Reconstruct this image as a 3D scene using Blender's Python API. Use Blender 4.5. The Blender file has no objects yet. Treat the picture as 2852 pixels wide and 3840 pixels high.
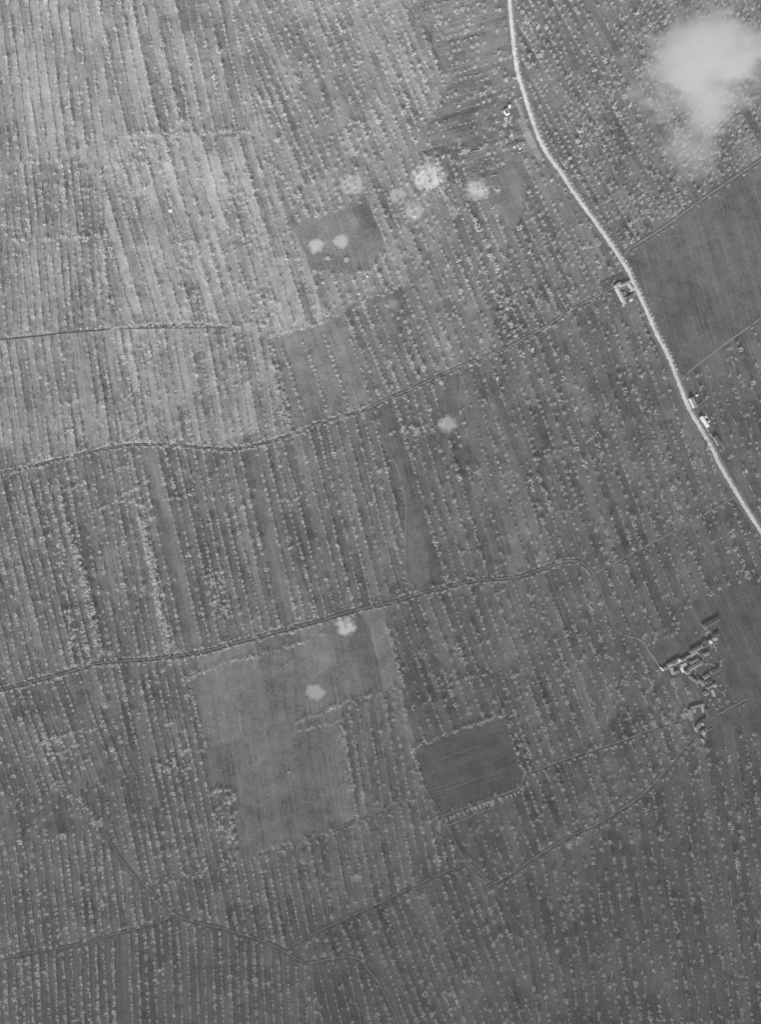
import bpy, bmesh, math, random
import numpy as np
from mathutils import Vector, Matrix
from mathutils.geometry import tessellate_polygon

random.seed(35)
rng = np.random.default_rng(35)
C = bpy.context.scene.collection
SC = bpy.context.scene
R = math.radians

# ------------------------------------------------------------------ camera, world, sun
S = 0.45                       # metres per plan unit
CX, CY = 1426.0, 1920.0        # plan point right below the aeroplane
ALT = 1200.0                   # flying height in metres

cam_d = bpy.data.cameras.new('aerial_camera')
cam = bpy.data.objects.new('aerial_camera', cam_d)
C.objects.link(cam)
cam.location = (0, 0, ALT)
cam_d.sensor_fit = 'VERTICAL'
cam_d.angle = 2 * math.atan(1920 * S / ALT)
cam_d.clip_start = 1.0
cam_d.clip_end = 60000
SC.camera = cam

SUN_EL, SUN_AZ = R(35), R(184)      # azimuth clockwise from +Y: the sun stands in the south
w = bpy.data.worlds.new('World')
SC.world = w
w.use_nodes = True
wn = w.node_tree
wn.nodes.clear()
sky = wn.nodes.new('ShaderNodeTexSky')
sky.sky_type = 'NISHITA'
sky.sun_disc = False
sky.sun_elevation = SUN_EL
sky.sun_rotation = SUN_AZ
bw = wn.nodes.new('ShaderNodeRGBToBW')
bg = wn.nodes.new('ShaderNodeBackground')
bg.inputs['Strength'].default_value = 0.10
wo = wn.nodes.new('ShaderNodeOutputWorld')
wn.links.new(sky.outputs['Color'], bw.inputs['Color'])
wn.links.new(bw.outputs['Val'], bg.inputs['Color'])
wn.links.new(bg.outputs[0], wo.inputs['Surface'])

sd = bpy.data.lights.new('sun', 'SUN')
sun = bpy.data.objects.new('sun', sd)
C.objects.link(sun)
sd.energy = 2.7
sd.angle = R(0.5)
sdir = Vector((math.sin(SUN_AZ) * math.cos(SUN_EL), math.cos(SUN_AZ) * math.cos(SUN_EL), math.sin(SUN_EL)))
sun.rotation_euler = sdir.to_track_quat('Z', 'Y').to_euler()

SC.view_settings.view_transform = 'Standard'
SC.view_settings.look = 'None'
SC.view_settings.exposure = 0.40
SC.view_settings.gamma = 1.0
SC.view_settings.use_curve_mapping = False
SC.cycles.volume_bounces = 6
SC.cycles.max_bounces = 8


def P(x, y):
    return ((x - CX) * S, (CY - y) * S)


# ------------------------------------------------------------------ helpers
def tag(o, label=None, cat=None, group=None, kind=None):
    if label: o['label'] = label
    if cat: o['category'] = cat
    if group: o['group'] = group
    if kind: o['kind'] = kind
    return o


def link_mesh(name, me, parent=None):
    o = bpy.data.objects.new(name, me)
    C.objects.link(o)
    if parent: o.parent = parent
    return o


def mesh_np(name, V, T, mats, mat_idx=None, uv=None):
    """mesh from numpy arrays: V (n,3), T (m,3)"""
    me = bpy.data.meshes.new(name)
    V = np.asarray(V, np.float32); T = np.asarray(T, np.int32)
    me.vertices.add(len(V)); me.vertices.foreach_set('co', V.ravel())
    me.loops.add(T.size); me.loops.foreach_set('vertex_index', T.ravel())
    me.polygons.add(len(T))
    me.polygons.foreach_set('loop_start', np.arange(0, T.size, 3, dtype=np.int32))
    for m in mats: me.materials.append(m)
    if mat_idx is not None:
        me.polygons.foreach_set('material_index', np.asarray(mat_idx, np.int32))
    if uv is not None:
        l = me.uv_layers.new(name='UVMap')
        l.data.foreach_set('uv', np.asarray(uv, np.float32)[T.ravel()].ravel())
    me.update(calc_edges=True)
    return me


def poly_mesh(name, pts, z, mat, uvf=None):
    """flat polygon in plan units, triangulated"""
    v3 = [Vector((*P(*p), z)) for p in pts]
    tri = tessellate_polygon([v3])
    T = []
    for a, b, c in tri:
        n = (v3[b] - v3[a]).cross(v3[c] - v3[a])
        T.append((a, b, c) if n.z > 0 else (a, c, b))
    uv = [uvf(*p) for p in pts] if uvf else [(p[0] * S, p[1] * S) for p in pts]
    return mesh_np(name, [tuple(v) for v in v3], T, [mat], uv=uv)


def catmull(pts, step=8.0):
    pts = [np.array(p, float) for p in pts]
    out = []
    ext = [2 * pts[0] - pts[1]] + pts + [2 * pts[-1] - pts[-2]]
    for i in range(1, len(ext) - 2):
        p0, p1, p2, p3 = ext[i - 1:i + 3]
        n = max(1, int(np.linalg.norm(p2 - p1) / step))
        for k in range(n):
            t = k / n
            out.append(0.5 * (2 * p1 + (p2 - p0) * t + (2 * p0 - 5 * p1 + 4 * p2 - p3) * t * t
                              + (3 * p1 - p0 - 3 * p2 + p3) * t ** 3))
    out.append(pts[-1])
    return np.array(out)


def normals2(line):
    d = np.gradient(line, axis=0)
    d /= np.linalg.norm(d, axis=1)[:, None] + 1e-9
    return np.stack([-d[:, 1], d[:, 0]], 1)


def ribbon(name, line, width, z, mat, off=0.0, jit=0.0, kind='structure'):
    """ground ribbon along a smooth plan line; width and off in plan units"""
    n = normals2(line)
    hw = width / 2
    j1 = rng.normal(0, jit, len(line)); j2 = rng.normal(0, jit, len(line))
    L = line + n * (off - hw + j1)[:, None] if jit else line + n * (off - hw)
    Rr = line + n * (off + hw + j2)[:, None] if jit else line + n * (off + hw)
    s = np.concatenate([[0], np.cumsum(np.linalg.norm(np.diff(line, axis=0), axis=1))]) * S
    V, uv, T = [], [], []
    for i in range(len(line)):
        V.append((*P(*L[i]), z)); V.append((*P(*Rr[i]), z))
        uv.append((0, s[i])); uv.append((1, s[i]))
    for i in range(len(line) - 1):
        a, b, c, d = 2 * i, 2 * i + 1, 2 * i + 3, 2 * i + 2
        for t in ((a, b, c), (a, c, d)):
            e1 = np.subtract(V[t[1]], V[t[0]]); e2 = np.subtract(V[t[2]], V[t[0]])
            if e1[0] * e2[1] - e1[1] * e2[0] < 0: t = (t[0], t[2], t[1])
            T.append(t)
    o = link_mesh(name, mesh_np(name, V, T, [mat], uv=uv))
    if kind: o['kind'] = kind
    return o


# ------------------------------------------------------------------ materials
class NT:
    def __init__(self, name, rough=1.0):
        self.m = bpy.data.materials.new(name)
        self.m.use_nodes = True
        self.t = self.m.node_tree
        self.b = self.t.nodes['Principled BSDF']
        self.b.inputs['Roughness'].default_value = rough
        self.b.inputs['Specular IOR Level'].default_value = 0.12
        self.b.inputs['Diffuse Roughness'].default_value = 1.0

    def n(self, typ, **kw):
        nd = self.t.nodes.new(typ)
        for k, v in kw.items(): setattr(nd, k, v)
        return nd

    def link(self, a, b): self.t.links.new(a, b)

    def math(self, op, a, b=None, c=None):
        nd = self.n('ShaderNodeMath', operation=op)
        for i, x in enumerate((a, b, c)):
            if x is None: continue
            if hasattr(x, 'is_linked'): self.link(x, nd.inputs[i])
            else: nd.inputs[i].default_value = x
        return nd.outputs[0]

    def noise(self, vec, scale, detail=3.0, rough=0.55, dist=0.0):
        nd = self.n('ShaderNodeTexNoise')
        nd.inputs['Scale'].default_value = scale
        nd.inputs['Detail'].default_value = detail
        nd.inputs['Roughness'].default_value = rough
        nd.inputs['Distortion'].default_value = dist
        if vec is not None: self.link(vec, nd.inputs['Vector'])
        return nd.outputs['Fac']

    def comb(self, x, y, z=0.0):
        nd = self.n('ShaderNodeCombineXYZ')
        for i, v in enumerate((x, y, z)):
            if hasattr(v, 'is_linked'): self.link(v, nd.inputs[i])
            else: nd.inputs[i].default_value = v
        return nd.outputs[0]

    def white(self, vec):
        nd = self.n('ShaderNodeTexWhiteNoise', noise_dimensions='3D')
        self.link(vec, nd.inputs['Vector'])
        return nd.outputs['Value']

    def amp(self, x, a): return self.math('MULTIPLY', self.math('SUBTRACT', x, 0.5), a)

    def base(self, val):
        nd = self.n('ShaderNodeCombineColor')
        for i in range(3): self.link(val, nd.inputs[i])
        self.link(nd.outputs[0], self.b.inputs['Base Color'])


def mat_plain(name, alb, var=0.25, scale=0.4, rough=0.9, detail=3, diffr=1.0):
    q = NT(name, rough)
    q.b.inputs['Diffuse Roughness'].default_value = diffr
    tc = q.n('ShaderNodeTexCoord').outputs['Object']
    f = q.amp(q.noise(tc, scale, detail), var * 2)
    q.base(q.math('MULTIPLY', q.math('ADD', f, 1.0), alb))
    return q.m


def mat_field():
    q = NT('ploughed_soil')
    uv = q.n('ShaderNodeUVMap').outputs[0]
    sp = q.n('ShaderNodeSeparateXYZ'); q.link(uv, sp.inputs[0])
    u, v = sp.outputs[0], sp.outputs[1]
    tone = q.n('ShaderNodeAttribute', attribute_type='OBJECT', attribute_name='tone').outputs['Fac']
    seed = q.n('ShaderNodeAttribute', attribute_type='OBJECT', attribute_name='seed').outputs['Fac']
    stripe = q.n('ShaderNodeAttribute', attribute_type='OBJECT', attribute_name='stripe').outputs['Fac']
    row = q.n('ShaderNodeAttribute', attribute_type='OBJECT', attribute_name='row_width').outputs['Fac']
    tc = q.n('ShaderNodeTexCoord').outputs['Object']
    k = q.math('FLOOR', u)
    r1 = q.white(q.comb(k, seed, 0.37))
    seg = q.math('FLOOR', q.math('ADD', q.math('DIVIDE', v, 85.0), q.math('MULTIPLY', r1, 9.0)))
    r2 = q.white(q.comb(k, seg, seed))
    cuts = q.math('MULTIPLY', q.amp(r2, 0.38), q.math('GREATER_THAN', stripe, 0.9))
    strip = q.math('ADD', q.math('MULTIPLY', q.amp(r1, 0.26), stripe), cuts)
    um = q.math('MULTIPLY', u, row)                           # metres across
    wob = q.amp(q.noise(tc, 0.012, 2), 6.0)
    pl = q.noise(q.comb(q.math('ADD', um, wob), q.math('MULTIPLY', v, 0.022), seed), 0.34, 4, 0.7)
    pl2 = q.noise(q.comb(um, q.math('MULTIPLY', v, 0.008), seed), 0.13, 2, 0.5)
    mott = q.noise(tc, 0.011, 5, 0.6, 0.6)
    fine = q.noise(tc, 0.24, 4, 0.9)
    spot = q.noise(tc, 0.05, 3, 0.6)
    s = q.math('ADD', strip, q.amp(pl, 1.25))
    s = q.math('ADD', s, q.amp(pl2, 0.30))
    s = q.math('ADD', s, q.amp(mott, 1.25))
    s = q.math('ADD', s, q.amp(fine, 2.3))
    s = q.math('ADD', s, q.amp(spot, 0.95))
    # the unploughed baulk under each row: dry pale grass, broken up
    d = q.math('MULTIPLY', q.math('PINGPONG', u, 0.5), row)
    near = q.math('LESS_THAN', d, q.math('MULTIPLY', q.noise(tc, 0.16, 2), 2.0))
    s = q.math('ADD', s, q.math('MULTIPLY', q.math('MULTIPLY', near, stripe), 0.12))
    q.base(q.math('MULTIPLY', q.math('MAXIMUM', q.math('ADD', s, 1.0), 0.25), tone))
    return q.m


def mat_track(name, alb, edge, dark=0.55):
    """dirt surface: two worn wheel lines, ragged grassy edges"""
    q = NT(name)
    uv = q.n('ShaderNodeUVMap').outputs[0]
    sp = q.n('ShaderNodeSeparateXYZ'); q.link(uv, sp.inputs[0])
    u, v = sp.outputs[0], sp.outputs[1]
    tc = q.n('ShaderNodeTexCoord').outputs['Object']
    uu = q.math('ADD', u, q.amp(q.noise(tc, 0.15, 3), 0.35))
    c = q.math('ABSOLUTE', q.math('SUBTRACT', uu, 0.5))             # 0 centre .. 0.5 edge
    e = q.math('SMOOTH_MIN', q.math('MULTIPLY', q.math('SUBTRACT', 0.5, c), 7.0), 1.0, 0.2)
    nn = q.noise(q.comb(q.math('MULTIPLY', u, 5.0), q.math('MULTIPLY', v, 0.08)), 1.6, 4, 0.7)
    f = q.math('ADD', q.amp(nn, 0.9), q.amp(q.noise(tc, 0.05, 5), 0.75))
    val = q.math('MULTIPLY', q.math('ADD', f, 1.0), alb)
    mx = q.n('ShaderNodeMix'); mx.data_type = 'FLOAT'
    q.link(q.math('MAXIMUM', e, 0.0), mx.inputs[0]); mx.inputs[2].default_value = edge; q.link(val, mx.inputs[3])
    q.base(q.math('MAXIMUM', mx.outputs[0], 0.03))
    return q.m


def mat_patch():
    """round patch: bare pale soil thinning out into the field at a ragged rim"""
    q = NT('trampled_pale_soil')
    uv = q.n('ShaderNodeUVMap').outputs[0]
    ln = q.n('ShaderNodeVectorMath', operation='LENGTH'); q.link(uv, ln.inputs[0])
    tc = q.n('ShaderNodeTexCoord').outputs['Object']
    tone = q.n('ShaderNodeAttribute', attribute_type='OBJECT', attribute_name='tone').outputs['Fac']
    pale = q.n('ShaderNodeAttribute', attribute_type='OBJECT', attribute_name='pale').outputs['Fac']
    r = q.math('ADD', ln.outputs['Value'], q.amp(q.noise(tc, 0.12, 6), 1.25))
    mr = q.n('ShaderNodeMapRange'); mr.interpolation_type = 'SMOOTHSTEP'
    q.link(r, mr.inputs[0]); mr.inputs[1].default_value = 0.45; mr.inputs[2].default_value = 1.0
    mr.inputs[3].default_value = 1.0; mr.inputs[4].default_value = 0.0
    mx = q.n('ShaderNodeMix'); mx.data_type = 'FLOAT'
    q.link(mr.outputs[0], mx.inputs[0]); q.link(tone, mx.inputs[2]); q.link(pale, mx.inputs[3])
    g = q.math('ADD', q.amp(q.noise(tc, 0.5, 3, 0.8), 0.5), 1.0)
    q.base(q.math('MULTIPLY', mx.outputs[0], g))
    return q.m


M_FIELD = mat_field()
M_PATCH = mat_patch()
M_GROUND = mat_plain('rough_grazing', 0.16, 0.45, 0.02, detail=8)
M_ROAD = mat_track('white_dusty_road', 0.62, 0.26)
M_VERGE = mat_track('grassy_verge', 0.24, 0.17)
M_TRACK = mat_track('dirt_track', 0.24, 0.16)
M_PATH = mat_track('pale_footpath', 0.28, 0.17)
M_DITCH = mat_track('damp_ditch', 0.10, 0.145)
M_YARD = mat_track('beaten_earth', 0.14, 0.12)
M_BARK = mat_plain('pale_bark', 0.34, 0.3, 0.8)
M_TWIG = mat_plain('pale_bare_twigs', 0.85, 0.3, 0.25, diffr=0.3)
M_TWIG2 = mat_plain('buff_bare_twigs', 0.64, 0.3, 0.25, diffr=0.3)
M_VINE = mat_plain('dry_vine_canes', 0.46, 0.35, 0.3, diffr=0.3)
M_SHRUB = mat_plain('dark_evergreen_leaves', 0.05, 0.3, 0.5)
M_HAY = mat_plain('straw', 0.68, 0.2, 1.2)
M_WOOD = mat_plain('weathered_wood', 0.16, 0.2, 1.0)
M_GLASS = mat_plain('dark_window_glass', 0.03, 0.1, 1.0, rough=0.15)
M_STONE = mat_plain('field_stone', 0.42, 0.3, 0.6)
WALLS = {'white': mat_plain('whitewash', 0.80, 0.12, 0.35), 'pale': mat_plain('pale_render', 0.58, 0.18, 0.35),
         'grey': mat_plain('grey_render', 0.46, 0.2, 0.35)}


def mat_roof(name, alb):
    q = NT(name, 0.85)
    tc = q.n('ShaderNodeTexCoord').outputs['Object']
    wv = q.n('ShaderNodeTexWave', wave_type='BANDS', bands_direction='X')
    wv.inputs['Scale'].default_value = 1.1; wv.inputs['Distortion'].default_value = 0.6
    q.link(tc, wv.inputs['Vector'])
    f = q.math('ADD', q.amp(q.noise(tc, 0.35, 5, 0.7), 0.7), q.amp(wv.outputs['Fac'], 0.22))
    q.base(q.math('MULTIPLY', q.math('ADD', f, 1.0), alb))
    return q.m


ROOFS = {'white': mat_plain('limewashed_roof', 0.82, 0.12, 0.3), 'light': mat_roof('sunbleached_tiles', 0.50),
         'mid': mat_roof('old_clay_tiles', 0.33), 'dark': mat_roof('dark_clay_tiles', 0.15)}

# ------------------------------------------------------------------ plan of the roads and tracks
ROAD = catmull([(1900, -250), (1908, -20), (1920, 130), (1936, 257), (1954, 324), (1973, 385), (1994, 451), (2021, 524), (2054, 584),
                (2103, 651), (2163, 742), (2224, 826), (2284, 911), (2348, 1008), (2369, 1054), (2396, 1109), (2423, 1169),
                (2460, 1254), (2496, 1321), (2526, 1393), (2551, 1460), (2581, 1533), (2623, 1605), (2672, 1690),
                (2693, 1738), (2765, 1860), (2860, 2010), (2990, 2210)], 5)
T1 = catmull([(-150, 1800), (60, 1764), (179, 1735), (251, 1717), (342, 1696), (403, 1681), (487, 1669), (584, 1667), (687, 1672), (766, 1681),
              (869, 1684), (947, 1672), (1008, 1657), (1100, 1628), (1200, 1587), (1260, 1569), (1339, 1548), (1378, 1533),
              (1448, 1496), (1545, 1457), (1666, 1400), (1781, 1351), (1847, 1324), (1926, 1291), (2054, 1218),
              (2151, 1157), (2224, 1118), (2296, 1079), (2352, 1040)])
I1 = int(np.argmin(np.abs(T1[:, 0] - 1380)))
T1A, T1B = T1[:I1 + 1], T1[I1:]
T2 = catmull([(-150, 2625), (30, 2580), (115, 2557), (245, 2523), (324, 2499), (372, 2486), (463, 2478), (554, 2472), (633, 2463), (705, 2454),
              (784, 2439), (863, 2415), (960, 2390), (1121, 2348), (1200, 2327), (1303, 2296), (1387, 2275),
              (1472, 2257), (1563, 2227), (1642, 2209), (1726, 2188), (1805, 2175), (1921, 2166), (1982, 2151),
              (2042, 2130), (2103, 2109), (2145, 2103), (2187, 2115), (2218, 2145)])
T2B = catmull([(2218, 2145), (2242, 2184), (2260, 2239), (2284, 2312), (2302, 2360), (2345, 2384)])
T2C = catmull([(2345, 2384), (2381, 2393), (2411, 2411), (2436, 2451), (2472, 2505)])
T3A = catmull([(1297, 1266), (1327, 1339), (1348, 1400), (1363, 1448), (1381, 1530)])
T3B = catmull([(1384, 1540), (1418, 1611), (1448, 1684), (1484, 1745), (1508, 1823), (1521, 1908), (1518, 2051),
               (1519, 2142), (1539, 2191), (1575, 2222)])
T4 = catmull([(548, 3322), (645, 3295), (754, 3270), (826, 3252), (887, 3222), (978, 3198), (1093, 3168), (1145, 3150), (1260, 3107),
              (1363, 3068), (1484, 3013), (1560, 2982), (1590, 2974)])
T4B = catmull([(1548, 2840), (1569, 2895), (1599, 2968), (1654, 3059), (1684, 3113), (1714, 3180), (1738, 3216), (1781, 3258), (1835, 3307)])
T5A = catmull([(-150, 3630), (109, 3573), (282, 3543), (403, 3510), (524, 3479), (602, 3452), (655, 3433)])
T5B = catmull([(372, 3098), (403, 3137), (439, 3201), (463, 3234), (506, 3289), (548, 3325), (584, 3358), (639, 3413), (663, 3434),
               (705, 3449), (766, 3467), (826, 3479), (887, 3498), (960, 3519), (1026, 3546), (1073, 3570), (1121, 3600),
               (1170, 3610), (1230, 3597), (1291, 3588), (1327, 3591), (1357, 3604), (1387, 3646), (1424, 3694), (1500, 3850), (1560, 3990)])
T5C = catmull([(-150, 3212), (130, 3153), (282, 3116), (372, 3098)])
T5D = catmull([(200, 2930), (245, 2974), (282, 3004), (342, 3047), (372, 3098)])
T6 = catmull([(1067, 3558), (1121, 3531), (1200, 3488), (1291, 3446), (1424, 3383), (1545, 3325), (1642, 3280), (1726, 3246)])
T7 = catmull([(1811, 3331), (1847, 3314), (1921, 3271), (2012, 3210), (2127, 3140), (2224, 3095), (2296, 3053), (2381, 2998),
              (2442, 2944), (2502, 2877), (2551, 2817), (2600, 2760), (2640, 2720), (2690, 2680), (2800, 2620)])
T8 = catmull([(1660, 3059), (1800, 3006), (1938, 2956), (1969, 2901), (2030, 2881), (2072, 2862), (2224, 2811), (2345, 2772), (2466, 2726), (2581, 2690)])
T8B = catmull([(1678, 3095), (1760, 3062), (1847, 3025)])
T9 = catmull([(-150, 1287), (127, 1262), (251, 1248), (415, 1235)])
T10 = catmull([(2339, 957), (2360, 932), (2393, 911), (2466, 866), (2557, 802), (2647, 736), (2850, 600), (3000, 500)])
T11 = catmull([(2551, 1430), (2587, 1390), (2690, 1309), (2820, 1215), (3000, 1085)])
T12 = catmull([(2230, 2151), (2260, 2133), (2430, 2043), (2605, 1948), (2745, 1868)])
T13 = catmull([(1915, 1512), (2042, 1460), (2115, 1439), (2187, 1424)])
T14 = catmull([(1848, 3340), (1921, 3434), (1963, 3495), (1976, 3561), (1990, 3700), (2020, 3990)])
T15 = catmull([(769, 2808), (857, 2784), (947, 2754), (1091, 2702), (1182, 2675)])
TV1 = catmull([(2472, 2505), (2495, 2524), (2530, 2535), (2570, 2536), (2600, 2560), (2632, 2605), (2652, 2655), (2690, 2690), (2800, 2750)])
ALL_LINES = [(ROAD, 16), (T1, 9), (T2, 11), (T2B, 6), (T2C, 8), (T3A, 6), (T3B, 6), (T4, 6), (T4B, 7), (T5A, 7), (T5B, 9), (T5C, 6), (T6, 9), (T7, 9),
             (T8, 7), (T8B, 4), (T9, 5), (T10, 9), (T11, 5), (T12, 5), (T13, 4), (T14, 5), (T15, 4), (TV1, 10)]

# ------------------------------------------------------------------ plan of the fields
# name: polygon, row slope (dx per dy) or (dx,dy), row spacing, tree spacing, presence, soil albedo with the upper left glow and right-hand darkening painted in, tree size
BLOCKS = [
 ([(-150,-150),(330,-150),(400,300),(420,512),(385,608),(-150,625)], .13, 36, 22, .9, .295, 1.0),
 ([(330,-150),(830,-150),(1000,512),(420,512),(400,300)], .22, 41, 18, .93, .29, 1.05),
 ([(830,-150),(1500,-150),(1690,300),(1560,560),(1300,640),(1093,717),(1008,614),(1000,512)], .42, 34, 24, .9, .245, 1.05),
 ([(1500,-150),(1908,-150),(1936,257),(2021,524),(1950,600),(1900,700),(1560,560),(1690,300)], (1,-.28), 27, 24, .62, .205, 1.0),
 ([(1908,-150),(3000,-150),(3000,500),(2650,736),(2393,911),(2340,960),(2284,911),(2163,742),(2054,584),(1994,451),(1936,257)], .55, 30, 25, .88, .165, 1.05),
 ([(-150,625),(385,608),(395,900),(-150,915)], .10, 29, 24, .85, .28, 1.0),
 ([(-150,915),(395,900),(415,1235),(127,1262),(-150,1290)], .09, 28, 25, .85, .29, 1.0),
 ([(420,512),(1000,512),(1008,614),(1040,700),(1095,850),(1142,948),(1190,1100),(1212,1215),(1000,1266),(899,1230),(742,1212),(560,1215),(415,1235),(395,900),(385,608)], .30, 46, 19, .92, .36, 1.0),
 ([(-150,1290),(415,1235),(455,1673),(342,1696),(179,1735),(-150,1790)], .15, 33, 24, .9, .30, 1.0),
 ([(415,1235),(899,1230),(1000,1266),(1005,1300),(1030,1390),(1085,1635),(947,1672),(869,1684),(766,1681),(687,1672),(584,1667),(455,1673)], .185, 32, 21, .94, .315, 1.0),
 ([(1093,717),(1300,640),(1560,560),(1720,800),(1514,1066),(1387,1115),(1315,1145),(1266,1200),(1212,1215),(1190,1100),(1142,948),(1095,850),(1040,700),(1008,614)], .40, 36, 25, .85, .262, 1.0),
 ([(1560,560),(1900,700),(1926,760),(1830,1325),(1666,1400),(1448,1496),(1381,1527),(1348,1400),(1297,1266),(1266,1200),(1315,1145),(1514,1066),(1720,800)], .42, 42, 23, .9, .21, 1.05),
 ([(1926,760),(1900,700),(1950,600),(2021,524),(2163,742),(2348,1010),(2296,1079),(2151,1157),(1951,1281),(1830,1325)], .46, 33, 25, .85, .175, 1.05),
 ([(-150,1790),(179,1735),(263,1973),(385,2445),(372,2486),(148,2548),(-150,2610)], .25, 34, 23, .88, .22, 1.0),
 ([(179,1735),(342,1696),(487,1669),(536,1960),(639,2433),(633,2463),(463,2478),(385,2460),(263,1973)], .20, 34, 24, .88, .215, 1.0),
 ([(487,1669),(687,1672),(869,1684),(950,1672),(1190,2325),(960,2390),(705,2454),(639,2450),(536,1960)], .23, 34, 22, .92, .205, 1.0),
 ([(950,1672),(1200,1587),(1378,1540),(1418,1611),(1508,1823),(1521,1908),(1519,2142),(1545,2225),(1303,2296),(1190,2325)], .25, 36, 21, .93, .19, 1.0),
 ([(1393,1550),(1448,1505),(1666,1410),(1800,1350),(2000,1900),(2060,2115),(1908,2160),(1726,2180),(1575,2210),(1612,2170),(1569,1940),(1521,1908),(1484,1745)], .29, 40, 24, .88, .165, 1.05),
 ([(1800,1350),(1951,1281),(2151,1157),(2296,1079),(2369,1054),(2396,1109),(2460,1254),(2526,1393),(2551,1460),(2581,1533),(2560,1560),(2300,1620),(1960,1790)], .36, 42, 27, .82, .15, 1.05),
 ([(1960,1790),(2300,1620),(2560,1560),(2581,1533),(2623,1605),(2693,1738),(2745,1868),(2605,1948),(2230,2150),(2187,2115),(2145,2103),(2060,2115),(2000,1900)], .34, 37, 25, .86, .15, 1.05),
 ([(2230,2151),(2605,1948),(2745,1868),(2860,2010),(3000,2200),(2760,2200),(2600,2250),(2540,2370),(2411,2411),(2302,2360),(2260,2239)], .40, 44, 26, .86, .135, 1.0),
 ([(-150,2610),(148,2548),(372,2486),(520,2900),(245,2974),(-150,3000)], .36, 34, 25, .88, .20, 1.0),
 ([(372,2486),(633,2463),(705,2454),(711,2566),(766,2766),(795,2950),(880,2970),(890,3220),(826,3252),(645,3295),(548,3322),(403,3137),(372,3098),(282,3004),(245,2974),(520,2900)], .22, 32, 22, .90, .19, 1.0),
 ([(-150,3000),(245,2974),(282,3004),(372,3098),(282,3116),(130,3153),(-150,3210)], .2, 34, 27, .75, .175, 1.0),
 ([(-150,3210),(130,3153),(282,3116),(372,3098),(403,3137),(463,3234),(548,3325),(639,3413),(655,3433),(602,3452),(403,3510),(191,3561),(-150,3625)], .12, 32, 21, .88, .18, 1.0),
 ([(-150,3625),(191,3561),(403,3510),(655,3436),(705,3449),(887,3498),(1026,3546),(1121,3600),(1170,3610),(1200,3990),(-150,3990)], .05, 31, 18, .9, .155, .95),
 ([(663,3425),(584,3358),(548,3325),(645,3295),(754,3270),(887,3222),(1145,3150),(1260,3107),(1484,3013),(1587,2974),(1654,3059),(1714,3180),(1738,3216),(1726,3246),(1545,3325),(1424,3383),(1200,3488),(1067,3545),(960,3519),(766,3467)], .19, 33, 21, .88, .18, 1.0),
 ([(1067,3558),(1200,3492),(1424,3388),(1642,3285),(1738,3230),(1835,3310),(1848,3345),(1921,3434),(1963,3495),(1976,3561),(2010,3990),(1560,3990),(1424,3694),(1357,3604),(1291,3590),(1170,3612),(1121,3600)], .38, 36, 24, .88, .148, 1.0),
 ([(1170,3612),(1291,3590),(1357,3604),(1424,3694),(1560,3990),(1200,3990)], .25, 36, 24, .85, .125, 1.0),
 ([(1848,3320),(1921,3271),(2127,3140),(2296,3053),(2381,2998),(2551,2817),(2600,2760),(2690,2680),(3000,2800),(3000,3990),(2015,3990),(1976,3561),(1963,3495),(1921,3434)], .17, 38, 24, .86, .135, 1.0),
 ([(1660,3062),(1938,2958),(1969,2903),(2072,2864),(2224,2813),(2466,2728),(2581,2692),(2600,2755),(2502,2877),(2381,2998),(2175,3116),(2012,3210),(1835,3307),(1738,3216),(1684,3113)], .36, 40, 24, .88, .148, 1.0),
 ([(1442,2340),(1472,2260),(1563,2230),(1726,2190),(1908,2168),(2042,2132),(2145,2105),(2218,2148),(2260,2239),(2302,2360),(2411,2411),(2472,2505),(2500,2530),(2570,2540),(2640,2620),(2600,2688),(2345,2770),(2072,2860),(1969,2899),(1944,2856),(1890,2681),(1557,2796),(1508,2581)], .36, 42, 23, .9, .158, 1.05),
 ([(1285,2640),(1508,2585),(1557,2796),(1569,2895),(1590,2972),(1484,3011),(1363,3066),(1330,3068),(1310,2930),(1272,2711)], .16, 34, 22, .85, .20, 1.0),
 ([(2551,1430),(2690,1309),(3000,1085),(3000,2200),(2860,2010),(2765,1860),(2693,1738),(2623,1605),(2581,1533)], .4, 40, 26, .55, .13, 1.0),
]
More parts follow.
